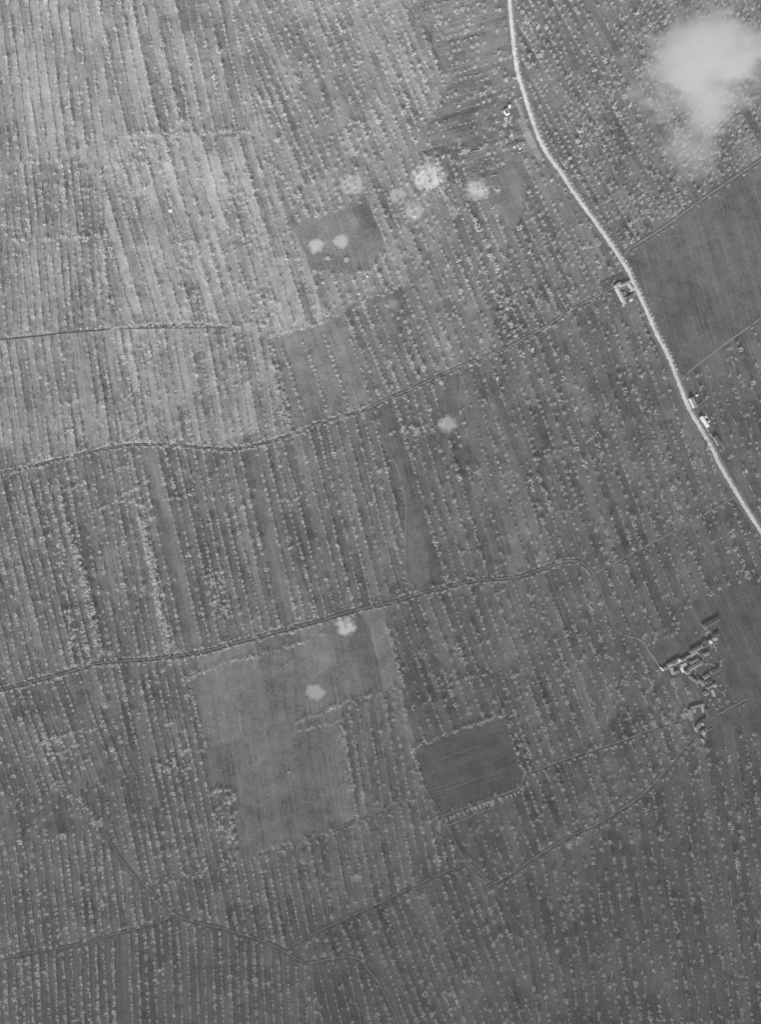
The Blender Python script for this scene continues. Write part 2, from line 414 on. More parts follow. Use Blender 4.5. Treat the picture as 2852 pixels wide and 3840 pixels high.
# open fields: name-label, polygon, direction of the plough lines, strip width, albedo, stripe amount
OPEN = [
 ('stubble_field', [(1000,1268),(1212,1215),(1266,1200),(1297,1266),(1348,1400),(1378,1530),(1242,1569),(1085,1630),(1030,1390),(1005,1300)], .33, 60, .235, .45),
 ('stubble_field', [(706,2466),(784,2449),(863,2425),(960,2400),(1121,2358),(1303,2306),(1440,2275),(1472,2433),(1506,2580),(1285,2637),(1182,2675),(1091,2702),(947,2754),(857,2784),(772,2808),(766,2766),(736,2669),(711,2566)], .16, 52, .238, .75),
 ('stubble_field', [(776,2812),(857,2786),(947,2757),(1091,2705),(1182,2680),(1285,2640),(1272,2711),(1290,2800),(1310,2930),(1332,3068),(1260,3105),(1145,3148),(978,3196),(893,3220),(884,3100),(880,2970),(795,2950)], .16, 70, .23, .7),
 ('dark_ploughed_field_or_shade', [(1557,2797),(1890,2681),(1944,2856),(1966,2899),(1938,2952),(1800,3002),(1660,3056),(1599,2968),(1569,2895)], (1,-.3), 30, .125, .3),
 ('smooth_meadow', [(2345,972),(2400,918),(2466,874),(2650,745),(2850,610),(3000,510),(3000,1080),(2690,1305),(2587,1386),(2548,1430),(2500,1310),(2430,1160),(2372,1040)], .30, 90, .142, .3),
 ('smooth_meadow', [(2430,2425),(2540,2372),(2600,2252),(2760,2202),(3000,2205),(3000,2800),(2690,2690),(2652,2655),(2600,2560),(2570,2536),(2495,2524),(2474,2503)], .5, 80, .13, .3),
 ('grass_plot', [(1527,1948),(1569,1940),(1600,2080),(1612,2170),(1560,2205),(1541,2190),(1524,2140)], .2, 40, .178, .4),
 ('dark_ploughed_field_or_shade', [(1315,784),(1370,760),(1418,850),(1363,863)], .35, 30, .165, .3),
 ('grass_plot', [(1110,850),(1300,786),(1318,790),(1363,866),(1420,853),(1440,905),(1400,1010),(1300,1030),(1195,1010),(1142,948)], .35, 60, .222, .4),
 ('grass_plot', [(1363,3591),(1393,3573),(1446,3660),(1412,3672)], .6, 30, .15, .3),
 ('grass_plot', [(1672,1412),(1725,1400),(1712,1580),(1700,1640),(1645,1640),(1650,1560)], .1, 40, .15, .4),
 ('grass_plot', [(1870,640),(1925,605),(1975,700),(1960,800),(1905,900),(1870,840)], .42, 40, .20, .4),
 ('pale_fallow', [(430,520),(590,510),(620,610),(560,690),(440,640)], .25, 25, .345, .5),
 ('pale_fallow', [(1885,1790),(1930,1780),(2010,2000),(1960,2050)], .34, 40, .19, .4),
 ('dark_ploughed_field_or_shade', [(1496,2493),(1587,2469),(1642,2632),(1563,2651)], .3, 18, .14, .5),
 ('nursery_plot', [(282,1960),(318,1960),(345,2060),(365,2150),(422,2440),(385,2440),(340,2200),(310,2080)], .22, 20, .20, .3),
 ('grass_plot', [(1700,1690),(1760,1670),(1790,1730),(1730,1760)], .2, 40, .14, .4),
 ('stubble_field', [(1290,2345),(1372,2328),(1416,2480),(1440,2596),(1372,2614),(1335,2480)], .2, 60, .18, .4),
 ('stubble_field', [(1374,2328),(1442,2322),(1474,2433),(1492,2578),(1442,2592),(1418,2480)], .2, 60, .25, .4),
 ('roadside_green', [(1932,360),(1952,400),(1975,470),(2004,535),(2040,600),(2010,600),(1985,560),(1955,490),(1925,420)], .4, 40, .29, .2),
 ('dark_ploughed_field_or_shade', [(2240,1058),(2330,1020),(2345,1045),(2262,1086)], (1,-.4), 30, .11, .2),  # shadow of the farm buildings, painted as a dark plot
]

g = bmesh.new()
bmesh.ops.create_grid(g, x_segments=1, y_segments=1, size=25000)
me = bpy.data.meshes.new('ground'); g.to_mesh(me); g.free(); me.materials.append(M_GROUND)
tag(link_mesh('ground', me), kind='structure')


def field_frame(slope, spacing):
    if isinstance(slope, tuple):
        d = np.array(slope, float); d /= np.linalg.norm(d); wv = float(spacing)
    else:
        d = np.array((slope, 1.0)); d /= np.linalg.norm(d); wv = spacing / math.sqrt(1 + slope * slope)
    return d, np.array((d[1], -d[0])), wv


def field(name, poly, slope, spacing, alb, stripe, z, seed):
    d, n, wv = field_frame(slope, spacing)
    me = poly_mesh(name, poly, z, M_FIELD, lambda x, y: ((x * n[0] + y * n[1]) / wv, (x * d[0] + y * d[1]) * S))
    o = link_mesh(name, me)
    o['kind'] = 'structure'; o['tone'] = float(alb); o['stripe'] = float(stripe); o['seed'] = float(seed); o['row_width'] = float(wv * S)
    return o


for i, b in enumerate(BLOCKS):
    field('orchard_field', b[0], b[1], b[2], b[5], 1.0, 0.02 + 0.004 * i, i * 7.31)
for i, b in enumerate(OPEN):
    field(b[0], b[1], b[2], b[3], b[4], b[5], 0.20 + 0.004 * i, 300 + i * 3.17)

# ------------------------------------------------------------------ roads, tracks, ditches
ribbon('road_verge', ROAD, 34, 0.30, M_VERGE, jit=1.2)
ribbon('road', ROAD, 15.5, 0.33, M_ROAD, jit=1.2)
ribbon('ditch', ROAD, 3.2, 0.315, M_DITCH, off=10.5, jit=0.4)
zz = 0.34
for ln, wd, mt, dt in ((T1A, 4.5, M_TRACK, 3.6), (T1B, 6, M_PATH, 4.8), (T2, 6.5, M_TRACK, 5.4), (T5B, 6, M_TRACK, 4.8), (T6, 5.5, M_TRACK, 4.6), (T7, 6, M_TRACK, 4.8),
                       (T10, 7, M_TRACK, 6.0), (T4B, 5, M_PATH, 4.5), (T5A, 5, M_TRACK, 4.5)):
    zz += 0.004
    for sgn in (-1, 1):
        ribbon('ditch', ln, 3.0, zz, M_DITCH, off=sgn * dt, jit=0.5)  # along the left lane these dark strips also carry shade between the trees
    zz += 0.004
    ribbon('dirt_track', ln, wd, zz, mt, jit=0.5)
for ln, wd, mt in ((T2B, 2.6, M_PATH), (T2C, 6.5, M_PATH), (T3A, 6, M_PATH), (T3B, 4.5, M_PATH), (T4, 5.5, M_PATH), (T5C, 6, M_TRACK), (T5D, 5, M_PATH), (T8, 6.5, M_PATH), (T8B, 4, M_PATH),
                   (T11, 5, M_PATH), (T12, 5, M_PATH), (T13, 3.5, M_PATH), (T14, 2.2, M_PATH), (T15, 4.5, M_PATH), (TV1, 12, M_YARD)):
    zz += 0.004
    ribbon('footpath', ln, wd, zz, mt, jit=0.4)
zz += 0.004
ribbon('ditch', T9, 5.0, zz, M_DITCH, jit=0.5)
zz += 0.004
ribbon('footpath', T8, 3.0, zz + 0.01, M_DITCH, off=5.5, jit=0.3).name = 'ditch'
# wheel marks across the dark ploughed field, strip boundaries in the stubble
for a in ([(1600, 2990), (1700, 2955), (1850, 2895), (1945, 2862)], [(1612, 2976), (1720, 2944), (1850, 2885)],
          [(905, 2770), (940, 2950), (975, 3140)], [(1065, 2800), (1080, 2890)], [(1042, 2460), (1075, 2645)]):
    zz += 0.004
    ribbon('wheel_mark', catmull(a), 1.5, zz, M_PATH, jit=0.2)

# round pale patches
def patch(x, y, rx, ry, tone, pale, z):
    V, uv, T = [(*P(x, y), z)], [(0, 0)], []
    N = 40
    for k in range(N):
        a = 2 * math.pi * k / N
        V.append((*P(x + rx * math.cos(a), y + ry * math.sin(a)), z)); uv.append((math.cos(a), math.sin(a)))
        T.append((0, 1 + (k + 1) % N, 1 + k))
    o = link_mesh('bare_soil_patch', mesh_np('bare_soil_patch', V, T, [M_PATCH], uv=uv))
    o['kind'] = 'structure'; o['tone'] = tone; o['pale'] = pale
    return o


for k, (x, y, rx, ry, tone, pale) in enumerate([
        (1185, 923, 37, 35, .20, .52), (1280, 905, 38, 34, .20, .50), (1182, 2597, 44, 40, .22, .50), (1678, 1590, 42, 40, .165, .42),
        (1550, 790, 46, 50, .23, .46), (1490, 733, 40, 34, .23, .44), (1907, 1800, 60, 70, .165, .22), (1470, 1140, 26, 22, .21, .30),
        (2555, 2386, 22, 26, .09, .15), (1320, 690, 64, 52, .23, .46), (1605, 665, 74, 64, .21, .64), (1788, 712, 54, 50, .2, .52), (1296, 2350, 46, 44, .18, .62)]):
    patch(x, y, rx, ry, tone, pale, 0.29 + 0.0003 * k if k < 4 else 0.272 + 0.001 * k)

# yards
def yard(pts, z, m=M_YARD, name='farmyard'):
    return tag(link_mesh(name, poly_mesh(name, pts, z, m, lambda x, y: (0.5, y * S))), kind='structure')
yard([(2302, 1070), (2356, 1052), (2382, 1102), (2345, 1146)], 0.50)
yard([(1890, 405), (1935, 398), (1950, 440), (1905, 470), (1886, 440)], 0.505)
yard([(2610, 1555), (2645, 1540), (2695, 1640), (2668, 1650)], 0.51)
yard([(2480, 2505), (2560, 2462), (2690, 2385), (2720, 2440), (2720, 2600), (2640, 2600), (2590, 2545), (2520, 2532)], 0.515)
yard([(2575, 2655), (2650, 2635), (2660, 2710), (2640, 2790), (2610, 2760), (2585, 2700)], 0.52)

# ------------------------------------------------------------------ trees
def prism(a, b, ra, rb, V, T, n=3):
    a = np.array(a, float); b = np.array(b, float)
    d = b - a; d /= np.linalg.norm(d) + 1e-9
    h = np.array((0, 0, 1.0)) if abs(d[2]) < .9 else np.array((1.0, 0, 0))
    u = np.cross(d, h); u /= np.linalg.norm(u); v = np.cross(d, u)
    o = len(V)
    for c, r in ((a, ra), (b, rb)):
        for k in range(n):
            t = 2 * math.pi * k / n
            V.append(c + (u * math.cos(t) + v * math.sin(t)) * r)
    for k in range(n):
        k2 = (k + 1) % n
        T.append((o + k, o + k2, o + n + k2)); T.append((o + k, o + n + k2, o + n + k))


def spray(c, size, V, T, r, up=0.6):
    """a spray of twigs: one thin leaf-sized triangle, tilted at random but turned up towards the sun to catch more light"""
    d = r.normal(size=3); d /= np.linalg.norm(d)
    nrm = r.normal(size=3) * (1 - up) + np.array((0, -.45, .9)) * up  # facing biased up and sunward so the twigs look brighter
    nrm /= np.linalg.norm(nrm)
    u = np.cross(nrm, d); u /= np.linalg.norm(u) + 1e-9
    v = np.cross(nrm, u)
    o = len(V)
    c = np.array(c, float)
    V.append(c - v * size * .8 - u * size * .28); V.append(c - v * size * .8 + u * size * .28); V.append(c + v * size)
    T.append((o, o + 1, o + 2))


def tree_template(kind, seed):
    r = np.random.default_rng(seed)
    V, T, M = [], [], []
    def mark(m):
        M.extend([m] * (len(T) - len(M)))
    if kind == 'vase':                # pruned into an open goblet: bare limbs, twiggy ends
        lean = r.normal(0, .05, 2)
        top = np.array((lean[0], lean[1], r.uniform(.3, .42)))
        prism((0, 0, 0), top, .035, .026, V, T, 4)
        nl = r.integers(4, 7); a0 = r.uniform(0, 6.3)
        ends = []
        for k in range(nl):
            a = a0 + 6.283 * k / nl + r.normal(0, .35)
            rad = r.uniform(.16, .34)
            e = np.array((math.cos(a) * rad, math.sin(a) * rad, r.uniform(.7, 1.0)))
            mid = top + (e - top) * .5 + np.array((math.cos(a), math.sin(a), 0)) * .04
            prism(top, mid, .024, .018, V, T); prism(mid, e, .018, .007, V, T)
            ends.append((mid, e))
        mark(0)
        for mid, e in ends:
            for q in range(9):
                t = r.uniform(.15, 1.1)
                spray(mid + (e - mid) * t + r.normal(0, .045, 3), r.uniform(.06, .12), V, T, r)
        mark(1)
    elif kind == 'round':             # loose rounded bare crown
        prism((0, 0, 0), (0, 0, .35), .035, .028, V, T, 4)
        for k in range(7):
            a = r.uniform(0, 6.3); rad = r.uniform(.15, .36)
            prism((0, 0, r.uniform(.25, .4)), (math.cos(a) * rad, math.sin(a) * rad, r.uniform(.5, .92)), .02, .006, V, T)
        mark(0)
        clumps = [r.normal(0, 1, 3) * (.17, .17, .14) + (0, 0, .68) for _ in range(9)]
        for k in range(78):
            c = clumps[r.integers(9)] + r.normal(0, .075, 3)
            spray(c, r.uniform(.05, .10), V, T, r)
        mark(1)
    elif kind == 'poplar':
        prism((0, 0, 0), (0, 0, .9), .018, .006, V, T, 4)
        for k in range(16):
            a = r.uniform(0, 6.3); z = .18 + .7 * k / 16; rad = .09 * (1.1 - z)+.02
            prism((0, 0, z), (math.cos(a) * rad, math.sin(a) * rad, z + .12), .006, .002, V, T)
        mark(0)
        for k in range(110):
            z = r.uniform(.15, 1.0); rad = .10 * (1.08 - z) + .012; a = r.uniform(0, 6.3)
            spray((math.cos(a) * rad * r.uniform(.2, 1), math.sin(a) * rad * r.uniform(.2, 1), z), r.uniform(.018, .04), V, T, r)
        mark(1)
    else:                             # shrub
        for k in range(5):
            a = r.uniform(0, 6.3)
            prism((0, 0, 0), (math.cos(a) * .35, math.sin(a) * .35, .8), .03, .01, V, T)
        mark(0)
        for k in range(46):
            d = r.normal(size=3); d /= np.linalg.norm(d); rr = r.uniform(.25, .55)
            spray((d[0] * rr, d[1] * rr, .5 + d[2] * rr * .85), r.uniform(.12, .22), V, T, r)
        mark(1)
    return np.array(V), np.array(T), np.array(M)


TPL = {k: [tree_template(k, 100 * i + s) for s in range(n)] for i, (k, n) in enumerate((('vase', 10), ('round', 6), ('poplar', 4), ('shrub', 5)))}

ALLSEG = np.concatenate([np.concatenate([l[:-1], l[1:], np.full((len(l) - 1, 1), wd)], 1) for l, wd in ALL_LINES])


def clear_of_lines(pts, extra=0.0):
    pts = np.asarray(pts, float)
    ok = np.ones(len(pts), bool)
    a = ALLSEG[:, :2]; ab = ALLSEG[:, 2:4] - a; l2 = (ab ** 2).sum(1) + 1e-9; wd = ALLSEG[:, 4]
    for s in range(0, len(pts), 500):
        p = pts[s:s + 500]
        t = np.clip(((p[:, None] - a) * ab).sum(2) / l2, 0, 1)
        dd = np.linalg.norm(p[:, None] - (a + t[..., None] * ab), axis=2) - wd - extra
        ok[s:s + 500] = dd.min(1) > 0
    return ok


def inside(p, poly):
    p = np.asarray(p, float)
    x, y = p[:, 0], p[:, 1]
    c = np.zeros(len(p), bool)
    n = len(poly)
    for i in range(n):
        x1, y1 = poly[i]; x2, y2 = poly[(i + 1) % n]
        if y1 == y2: continue
        cr = ((y1 > y) != (y2 > y)) & (x < (x2 - x1) * (y - y1) / (y2 - y1) + x1)
        c ^= cr
    return c


KEEP_OUT = [b[1] for i, b in enumerate(OPEN) if b[0] not in ('dark_ploughed_field_or_shade', 'pale_fallow', 'nursery_plot') or i in (3, 7)]
KEEP_OUT += [[(2295, 1060), (2360, 1040), (2392, 1110), (2345, 1155)], [(1880, 385), (1950, 385), (1960, 480), (1890, 490)],
             [(2565, 1480), (2620, 1460), (2720, 1640), (2680, 1680)], [(2470, 2500), (2720, 2360), (2760, 2800), (2640, 2800), (2570, 2680), (2600, 2570)],
             [(2545, 2640), (2660, 2620), (2670, 2800), (2600, 2790)], [(2620, 2310), (2720, 2290), (2720, 2400), (2640, 2400)]]
DISCS = [(1185, 923, 34), (1280, 905, 36), (1182, 2597, 40), (1678, 1590, 38)]

stuff_pts = []       # (x, y, height, kind)
vine_segs = []       # ((x,y),(x,y))
WILD = {2, 3, 4, 10, 11, 12, 17, 18, 19, 20, 23, 27, 29, 30, 31, 33}
for bi, (poly, slope, sp, ts, prob, alb, size) in enumerate(BLOCKS):
    wild = bi in WILD
    d, n, wv = field_frame(slope, sp)
    pp = np.array(poly, float)
    uu = pp @ n / wv
    for k in range(int(math.floor(uu.min())), int(math.ceil(uu.max())) + 1):
        if rng.random() < .015: continue
        off = (k + rng.normal(0, .03)) * wv
        o = n * off
        ts_list = []
        for i in range(len(pp)):
            p1, p2 = pp[i], pp[(i + 1) % len(pp)]
            s1, s2 = p1 @ n - off, p2 @ n - off
            if (s1 > 0) != (s2 > 0):
                q = p1 + (p2 - p1) * (s1 / (s1 - s2))
                ts_list.append(q @ d)
        ts_list.sort()
        wob_a, wob_p = rng.uniform(0, 2.2), rng.uniform(0, 6.3)
        rowh = rng.normal(1, .1)
        rowgap = rng.random() < .06
        for t0, t1 in zip(ts_list[::2], ts_list[1::2]):
            t = t0 + rng.uniform(3, ts)
            last = None
            step = ts * (rng.uniform(.68, .92) if wild else rng.uniform(.74, 1.0))
            while t < t1 - 3:
                wob = wob_a * math.sin(t / 90 + wob_p) + rng.normal(0, 1.7 if wild else .9)
                x, y = o + d * t + n * wob
                if -60 < x < 2920 and -80 < y < 3920:
                    present = rng.random() < prob * (.6 if rowgap else 1) * (.86 + .14 * math.sin(x / 97 + bi) * math.sin(y / 131 - bi * 2) + .06)
                    if present:
                        stuff_pts.append((x, y, np.clip(rng.normal(7.7, 1.7), 4.2, 12) * size * rowh * (1 + .13 * math.sin(x / 71 + y / 113 + bi)), 'vase' if rng.random() < .82 else 'round'))
                    if last is not None and rng.random() < (.07 if wild else .80):
                        vine_segs.append((last, (x, y)))
                    last = (x, y)
                    if rng.random() < (.09 if wild else .04):
                        q = (x, y) + n * rng.uniform(.2, .8) * wv + d * rng.normal(0, 5)
                        stuff_pts.append((q[0], q[1], rng.normal(7.4, 1.3), 'round'))
                t += step * rng.uniform(.8, 1.2)


def along(line, spacing, off, jit=1.5, start=0.0, p=1.0):
    n = normals2(line)
    s = np.concatenate([[0], np.cumsum(np.linalg.norm(np.diff(line, axis=0), axis=1))])
    out = []
    t = start + spacing * .5
    while t < s[-1]:
        if rng.random() < p:
            i = min(np.searchsorted(s, t), len(s) - 1)
            q = line[i] + n[i] * (off + rng.normal(0, jit)) + rng.normal(0, jit, 2)
            out.append((q[0], q[1]))
        t += spacing * rng.uniform(.8, 1.25)
    return out


# bushes and trees fringing the tracks, and hedgerow lines across the fields
fringe = []
for ln, sp, off, p in ((T1A, 10, 9, .95), (T1A, 10, -9, .95), (T1B, 15, 11, .9), (T1B, 22, -10, .7), (T2, 12, 12, .9), (T2, 14, -12, .85), (T5B, 22, 13, .5), (T7, 18, 14, .8), (T7, 20, -14, .5),
                       (T6, 24, 14, .6), (T5A, 18, -12, .7), (T4, 15, 9, .8), (T4, 15, -9, .5), (T8, 14, 10, .8), (T8, 22, -10, .5), (T12, 40, 8, .6), (T10, 26, 14, .6),
                       (T5C, 16, 9, .8), (T5D, 14, 8, .9), (T5D, 14, -8, .9), (T3A, 18, -10, .7), (T3B, 26, 9, .5), (T4B, 22, 9, .6), (T9, 20, -9, .7), (T13, 30, 6, .5)):
    for x, y in along(ln, sp, off, 1.6, p=p):
        fringe.append((x, y, rng.normal(6.5, 1.3), 'round' if rng.random() < .6 else 'shrub'))
for a, sp in (([(500, 515), (560, 505), (700, 508), (860, 500), (950, 505)], 9), ([(520, 505), (620, 520), (690, 515)], 9), ([(420, 1230), (560, 1215), (742, 1212), (899, 1232)], 9),
              ([(470, 1222), (640, 1225), (820, 1218)], 12), ([(1000, 1270), (1110, 1243), (1212, 1215)], 8), ([(1315, 1150), (1387, 1117), (1514, 1068)], 14),
              ([(1008, 614), (1050, 665), (1093, 717), (1121, 766)], 7), ([(985, 600), (1000, 640)], 7), ([(614, 1872), (680, 1865), (735, 1856)], 10), ([(385, 640), (395, 900), (415, 1225)], 14),
              ([(1048, 1884), (1130, 1862), (1218, 1835)], 16), ([(1380, 1775), (1460, 1755)], 12), ([(1440, 1640), (1500, 1622), (1600, 1603), (1650, 1590)], 16),
              ([(1005, 1290), (1030, 1390), (1085, 1610)], 9), ([(1018, 1290), (1045, 1390), (1095, 1600)], 12), ([(1515, 2490), (1505, 2560)], 9),
              ([(1450, 2350), (1478, 2433), (1508, 2575)], 10), ([(1285, 2635), (1400, 2608), (1508, 2580)], 11), ([(1100, 2712), (1182, 2680), (1285, 2637)], 10),
              ([(1110, 2745), (1180, 2725), (1265, 2712)], 11), ([(1272, 2715), (1290, 2800), (1303, 2893), (1312, 2960)], 10), ([(1284, 2715), (1300, 2800), (1318, 2893)], 11),
              ([(710, 2545), (736, 2660), (766, 2770), (780, 2810)], 13), ([(722, 2540), (830, 2490), (950, 2465)], 14), ([(960, 2462), (1100, 2420), (1230, 2370)], 16),
              ([(1560, 2793), (1700, 2742), (1890, 2678)], 11), ([(1892, 2690), (1944, 2852), (1968, 2895)], 13), ([(1905, 2680), (1990, 2890)], 14),
              ([(1080, 2500), (1070, 2470)], 20), ([(800, 2965), (865, 2960)], 9), ([(1550, 2830), (1575, 2900), (1592, 2960)], 10), ([(2420, 2415), (2480, 2392), (2530, 2375)], 14),
              ([(1990, 1950), (2100, 1920), (2200, 1880)], 22), ([(1940, 1750), (2100, 1690), (2300, 1610)], 20), ([(60, 905), (200, 900), (390, 888)], 12), ([(60, 618), (250, 612)], 14),
              ([(430, 620), (560, 615)], 12), ([(240, 2760), (400, 2720)], 18), ([(330, 1935), (420, 1890), (560, 1800)], 14), ([(180, 1820), (260, 1840), (330, 1810)], 10),
              ([(400, 1770), (480, 1745)], 16), ([(1640, 2570), (1740, 2545), (1850, 2520)], 18), ([(2250, 2580), (2420, 2540)], 20)):
    for x, y in along(catmull(a), sp, 0, 2.2, p=.9):
        fringe.append((x, y, rng.normal(7.2, 1.3), 'round' if rng.random() < .7 else 'vase'))
# orchard clumps with crowded crowns
for poly, n_ in (([(800, 2950), (885, 2960), (895, 3200), (850, 3215), (800, 3050)], 60), ([(160, 2760), (260, 2740), (300, 2830), (180, 2860)], 34),
                 ([(215, 2040), (245, 2030), (330, 2440), (270, 2440)], 40), ([(790, 2150), (850, 2140), (870, 2330), (800, 2340)], 34),
                 ([(720, 2090), (860, 2140), (840, 2300)], 16), ([(560, 2840), (700, 2810), (740, 2880), (600, 2920)], 26), ([(470, 500), (600, 490), (590, 640), (440, 640)], 34),
                 ([(840, 700), (960, 680), (1000, 950), (900, 1000)], 44), ([(880, 1050), (990, 1060), (1060, 1230), (930, 1230)], 40), ([(640, 900), (720, 900), (760, 1180), (690, 1180)], 40),
                 ([(1560, 640), (1640, 600), (1660, 720), (1590, 740)], 22), ([(1840, 1080), (1920, 1060), (1940, 1240), (1870, 1250)], 40),
                 ([(430, 1380), (560, 1250), (600, 1600), (480, 1640)], 22), ([(230, 1520), (300, 1500), (290, 1620), (240, 1640)], 20), ([(450, 1880), (560, 1850), (590, 1980), (540, 2020)], 30)):
    pa = np.array(poly, float); lo, hi = pa.min(0), pa.max(0); k = 0
    while k < n_:
        q = lo + rng.random(2) * (hi - lo)
        if inside([q], poly)[0]:
            fringe.append((q[0], q[1], rng.normal(7.6, 1.2), 'round')); k += 1

pts = stuff_pts
xy = np.array([(p[0], p[1]) for p in pts])
ok = clear_of_lines(xy, 3.0)
for po in KEEP_OUT: ok &= ~inside(xy, po)
for x, y, r_ in DISCS: ok &= np.hypot(xy[:, 0] - x, xy[:, 1] - y) > r_
pts = [p for p, k in zip(pts, ok) if k]
fx = np.array([(p[0], p[1]) for p in fringe])
okf = np.ones(len(fx), bool)
for po in KEEP_OUT[-6:]: okf &= ~inside(fx, po)
pts += [p for p, k in zip(fringe, okf) if k]


GARDENS = [([(2560, 2470), (2700, 2400), (2700, 2560), (2620, 2560)], 40, 5.5), ([(2600, 2600), (2720, 2560), (2720, 2680), (2660, 2660)], 26, 5.5),
           ([(2560, 2800), (2650, 2780), (2720, 2860), (2600, 2900)], 16, 6.5), ([(2620, 1470), (2690, 1490), (2720, 1600), (2660, 1590)], 26, 4.0), ([(2550, 2650), (2568, 2650), (2570, 2690), (2550, 2685)], 8, 6.5),
           ([(1885, 452), (1912, 452), (1915, 470), (1888, 470)], 10, 6.0), ([(2600, 2360), (2640, 2330), (2660, 2390), (2610, 2420)], 8, 6.0), ([(2315, 1080), (2345, 1066), (2355, 1090), (2335, 1094)], 4, 3.5),
           ([(1880, 385), (1960, 400), (1950, 520), (1890, 540)], 12, 6.0)]
for poly, n_, h in GARDENS:
    pa = np.array(poly, float); lo, hi = pa.min(0), pa.max(0); k = 0
    while k < n_:
        q = lo + rng.random(2) * (hi - lo)
        if inside([q], poly)[0]:
            pts.append((q[0], q[1], rng.normal(h, h * .2), 'round' if rng.random() < .6 else 'shrub')); k += 1


def merge_trees(pts):
    Vs, Ts, Ms, o = [], [], [], 0
    for x, y, h, kind in pts:
        V, T, M = TPL[kind][rng.integers(len(TPL[kind]))]
        a = rng.uniform(0, 6.283); c, s = math.cos(a), math.sin(a)
        h = max(h, 3.0)
        wd = h * rng.uniform(.85, 1.2) * (0.8 if kind == 'shrub' else 1)
        X, Y = P(x, y)
        if kind == 'shrub': h *= .6; wd *= .6
        W = np.stack([(V[:, 0] * c - V[:, 1] * s) * wd + X, (V[:, 0] * s + V[:, 1] * c) * wd + Y, V[:, 2] * h + 0.02], 1)
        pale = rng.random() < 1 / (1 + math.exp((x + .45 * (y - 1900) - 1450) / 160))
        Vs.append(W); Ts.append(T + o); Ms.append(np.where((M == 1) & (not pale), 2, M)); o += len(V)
    return np.concatenate(Vs), np.concatenate(Ts), np.concatenate(Ms)


V, T, M = merge_trees(pts)
print('stuff trees', len(pts), 'tris', len(T))
o = link_mesh('orchard_trees', mesh_np('orchard_trees', V, T, [M_BARK, M_TWIG, M_TWIG2], M))
tag(o, 'thousands of bare pale orchard trees planted in long rows over all the fields', 'trees', kind='stuff')

# vine curtains strung from tree to tree
vx = np.array([((a[0] + b[0]) / 2, (a[1] + b[1]) / 2) for a, b in vine_segs])
okv = clear_of_lines(vx, 6.0)
for po in KEEP_OUT: okv &= ~inside(vx, po)
for x, y, r_ in DISCS: okv &= np.hypot(vx[:, 0] - x, vx[:, 1] - y) > r_
Vs, Ts = [], []
for (a, b), k in zip(vine_segs, okv):
    if not k: continue
    A = np.array(P(*a)); B = np.array(P(*b)); d = B - A; L = np.linalg.norm(d)
    if L > 30: continue
    d /= L; n = np.array((-d[1], d[0]))
    h = rng.uniform(1.4, 3.0); m = (A + B) / 2
    o = len(Vs); w2 = rng.uniform(.25, .5)
    for q, hh in ((A, h * 1.25), (m, h * .85), (B, h * 1.25)):      # sagging line
        for e, z in ((-w2, hh * .5), (0, hh), (w2, hh * .5)):
            Vs.append((*(q + n * (e + rng.normal(0, .1))), z))
    for s in (0, 3):
        for c in (0, 1):
            i = o + s + c
            Ts += [(i, i + 1, i + 4), (i, i + 4, i + 3)]
o = link_mesh('vine_rows', mesh_np('vine_rows', Vs, Ts, [M_VINE]))
tag(o, 'thin lines of vines strung between the orchard trees along each row', 'vines', kind='stuff')

# small dark bushes planted in lines in the nursery strip and the dark plot
dots = []
for poly, slope, sp, ts in ((OPEN[15][1], .22, 7, 7), (OPEN[14][1], .3, 8, 8)):
    d, n, wv = field_frame(slope, sp)
    pa = np.array(poly, float); uu = pa @ n / wv; tt = pa @ d
    for k in range(int(uu.min()), int(uu.max()) + 1):
        for t in np.arange(tt.min(), tt.max(), ts):
            q = n * k * wv + d * (t + rng.normal(0, .6))
            if inside([q], poly)[0]: dots.append((q[0], q[1], rng.uniform(1.7, 2.6), 'shrub'))
V, T, M = merge_trees(dots)
o = link_mesh('nursery_bushes', mesh_np('nursery_bushes', V, T, [M_WOOD, M_SHRUB, M_SHRUB], M))
tag(o, 'small dark bushes dotted in close lines over two narrow plots', 'bushes', kind='stuff')

# ---------------------------------------------------------------- single trees (the ones that stand out)
TREE_ME = {}
for kind in TPL:
    for i, (V, T, M) in enumerate(TPL[kind]):
        for part, mi, mt in (('trunk', 0, M_BARK), ('crown', 1, M_TWIG)):
            F = T[M == mi]; used, inv = np.unique(F, return_inverse=True)
            TREE_ME[kind, i, part] = mesh_np(part, V[used], inv.reshape(F.shape), [mt])
n_single = 0
ORD = ('first second third fourth fifth sixth seventh eighth ninth tenth eleventh twelfth thirteenth fourteenth fifteenth sixteenth '
       'seventeenth eighteenth nineteenth twentieth').split()


def single_trees(name, places, kind, h, label, group, cat='tree', wide=1.0):
    """label with {} takes the place of the tree in its line"""
    global n_single
    for i, (x, y) in enumerate(places):
        hh = h * random.uniform(.82, 1.18)
        root = bpy.data.objects.new(name, None); C.objects.link(root)
        k = random.randrange(len(TPL[kind]))
        for part in ('trunk', 'crown'):
            link_mesh(part, TREE_ME[kind, k, part], root)
        root.location = (*P(x, y), 0.02)
        ww = hh * wide * random.uniform(.9, 1.15)
        root.scale = (ww, ww, hh)
        root.rotation_euler.z = random.uniform(0, 6.28)
        tag(root, label.format(ORD[i]) if '{}' in label else label, cat, group)
        n_single += 1


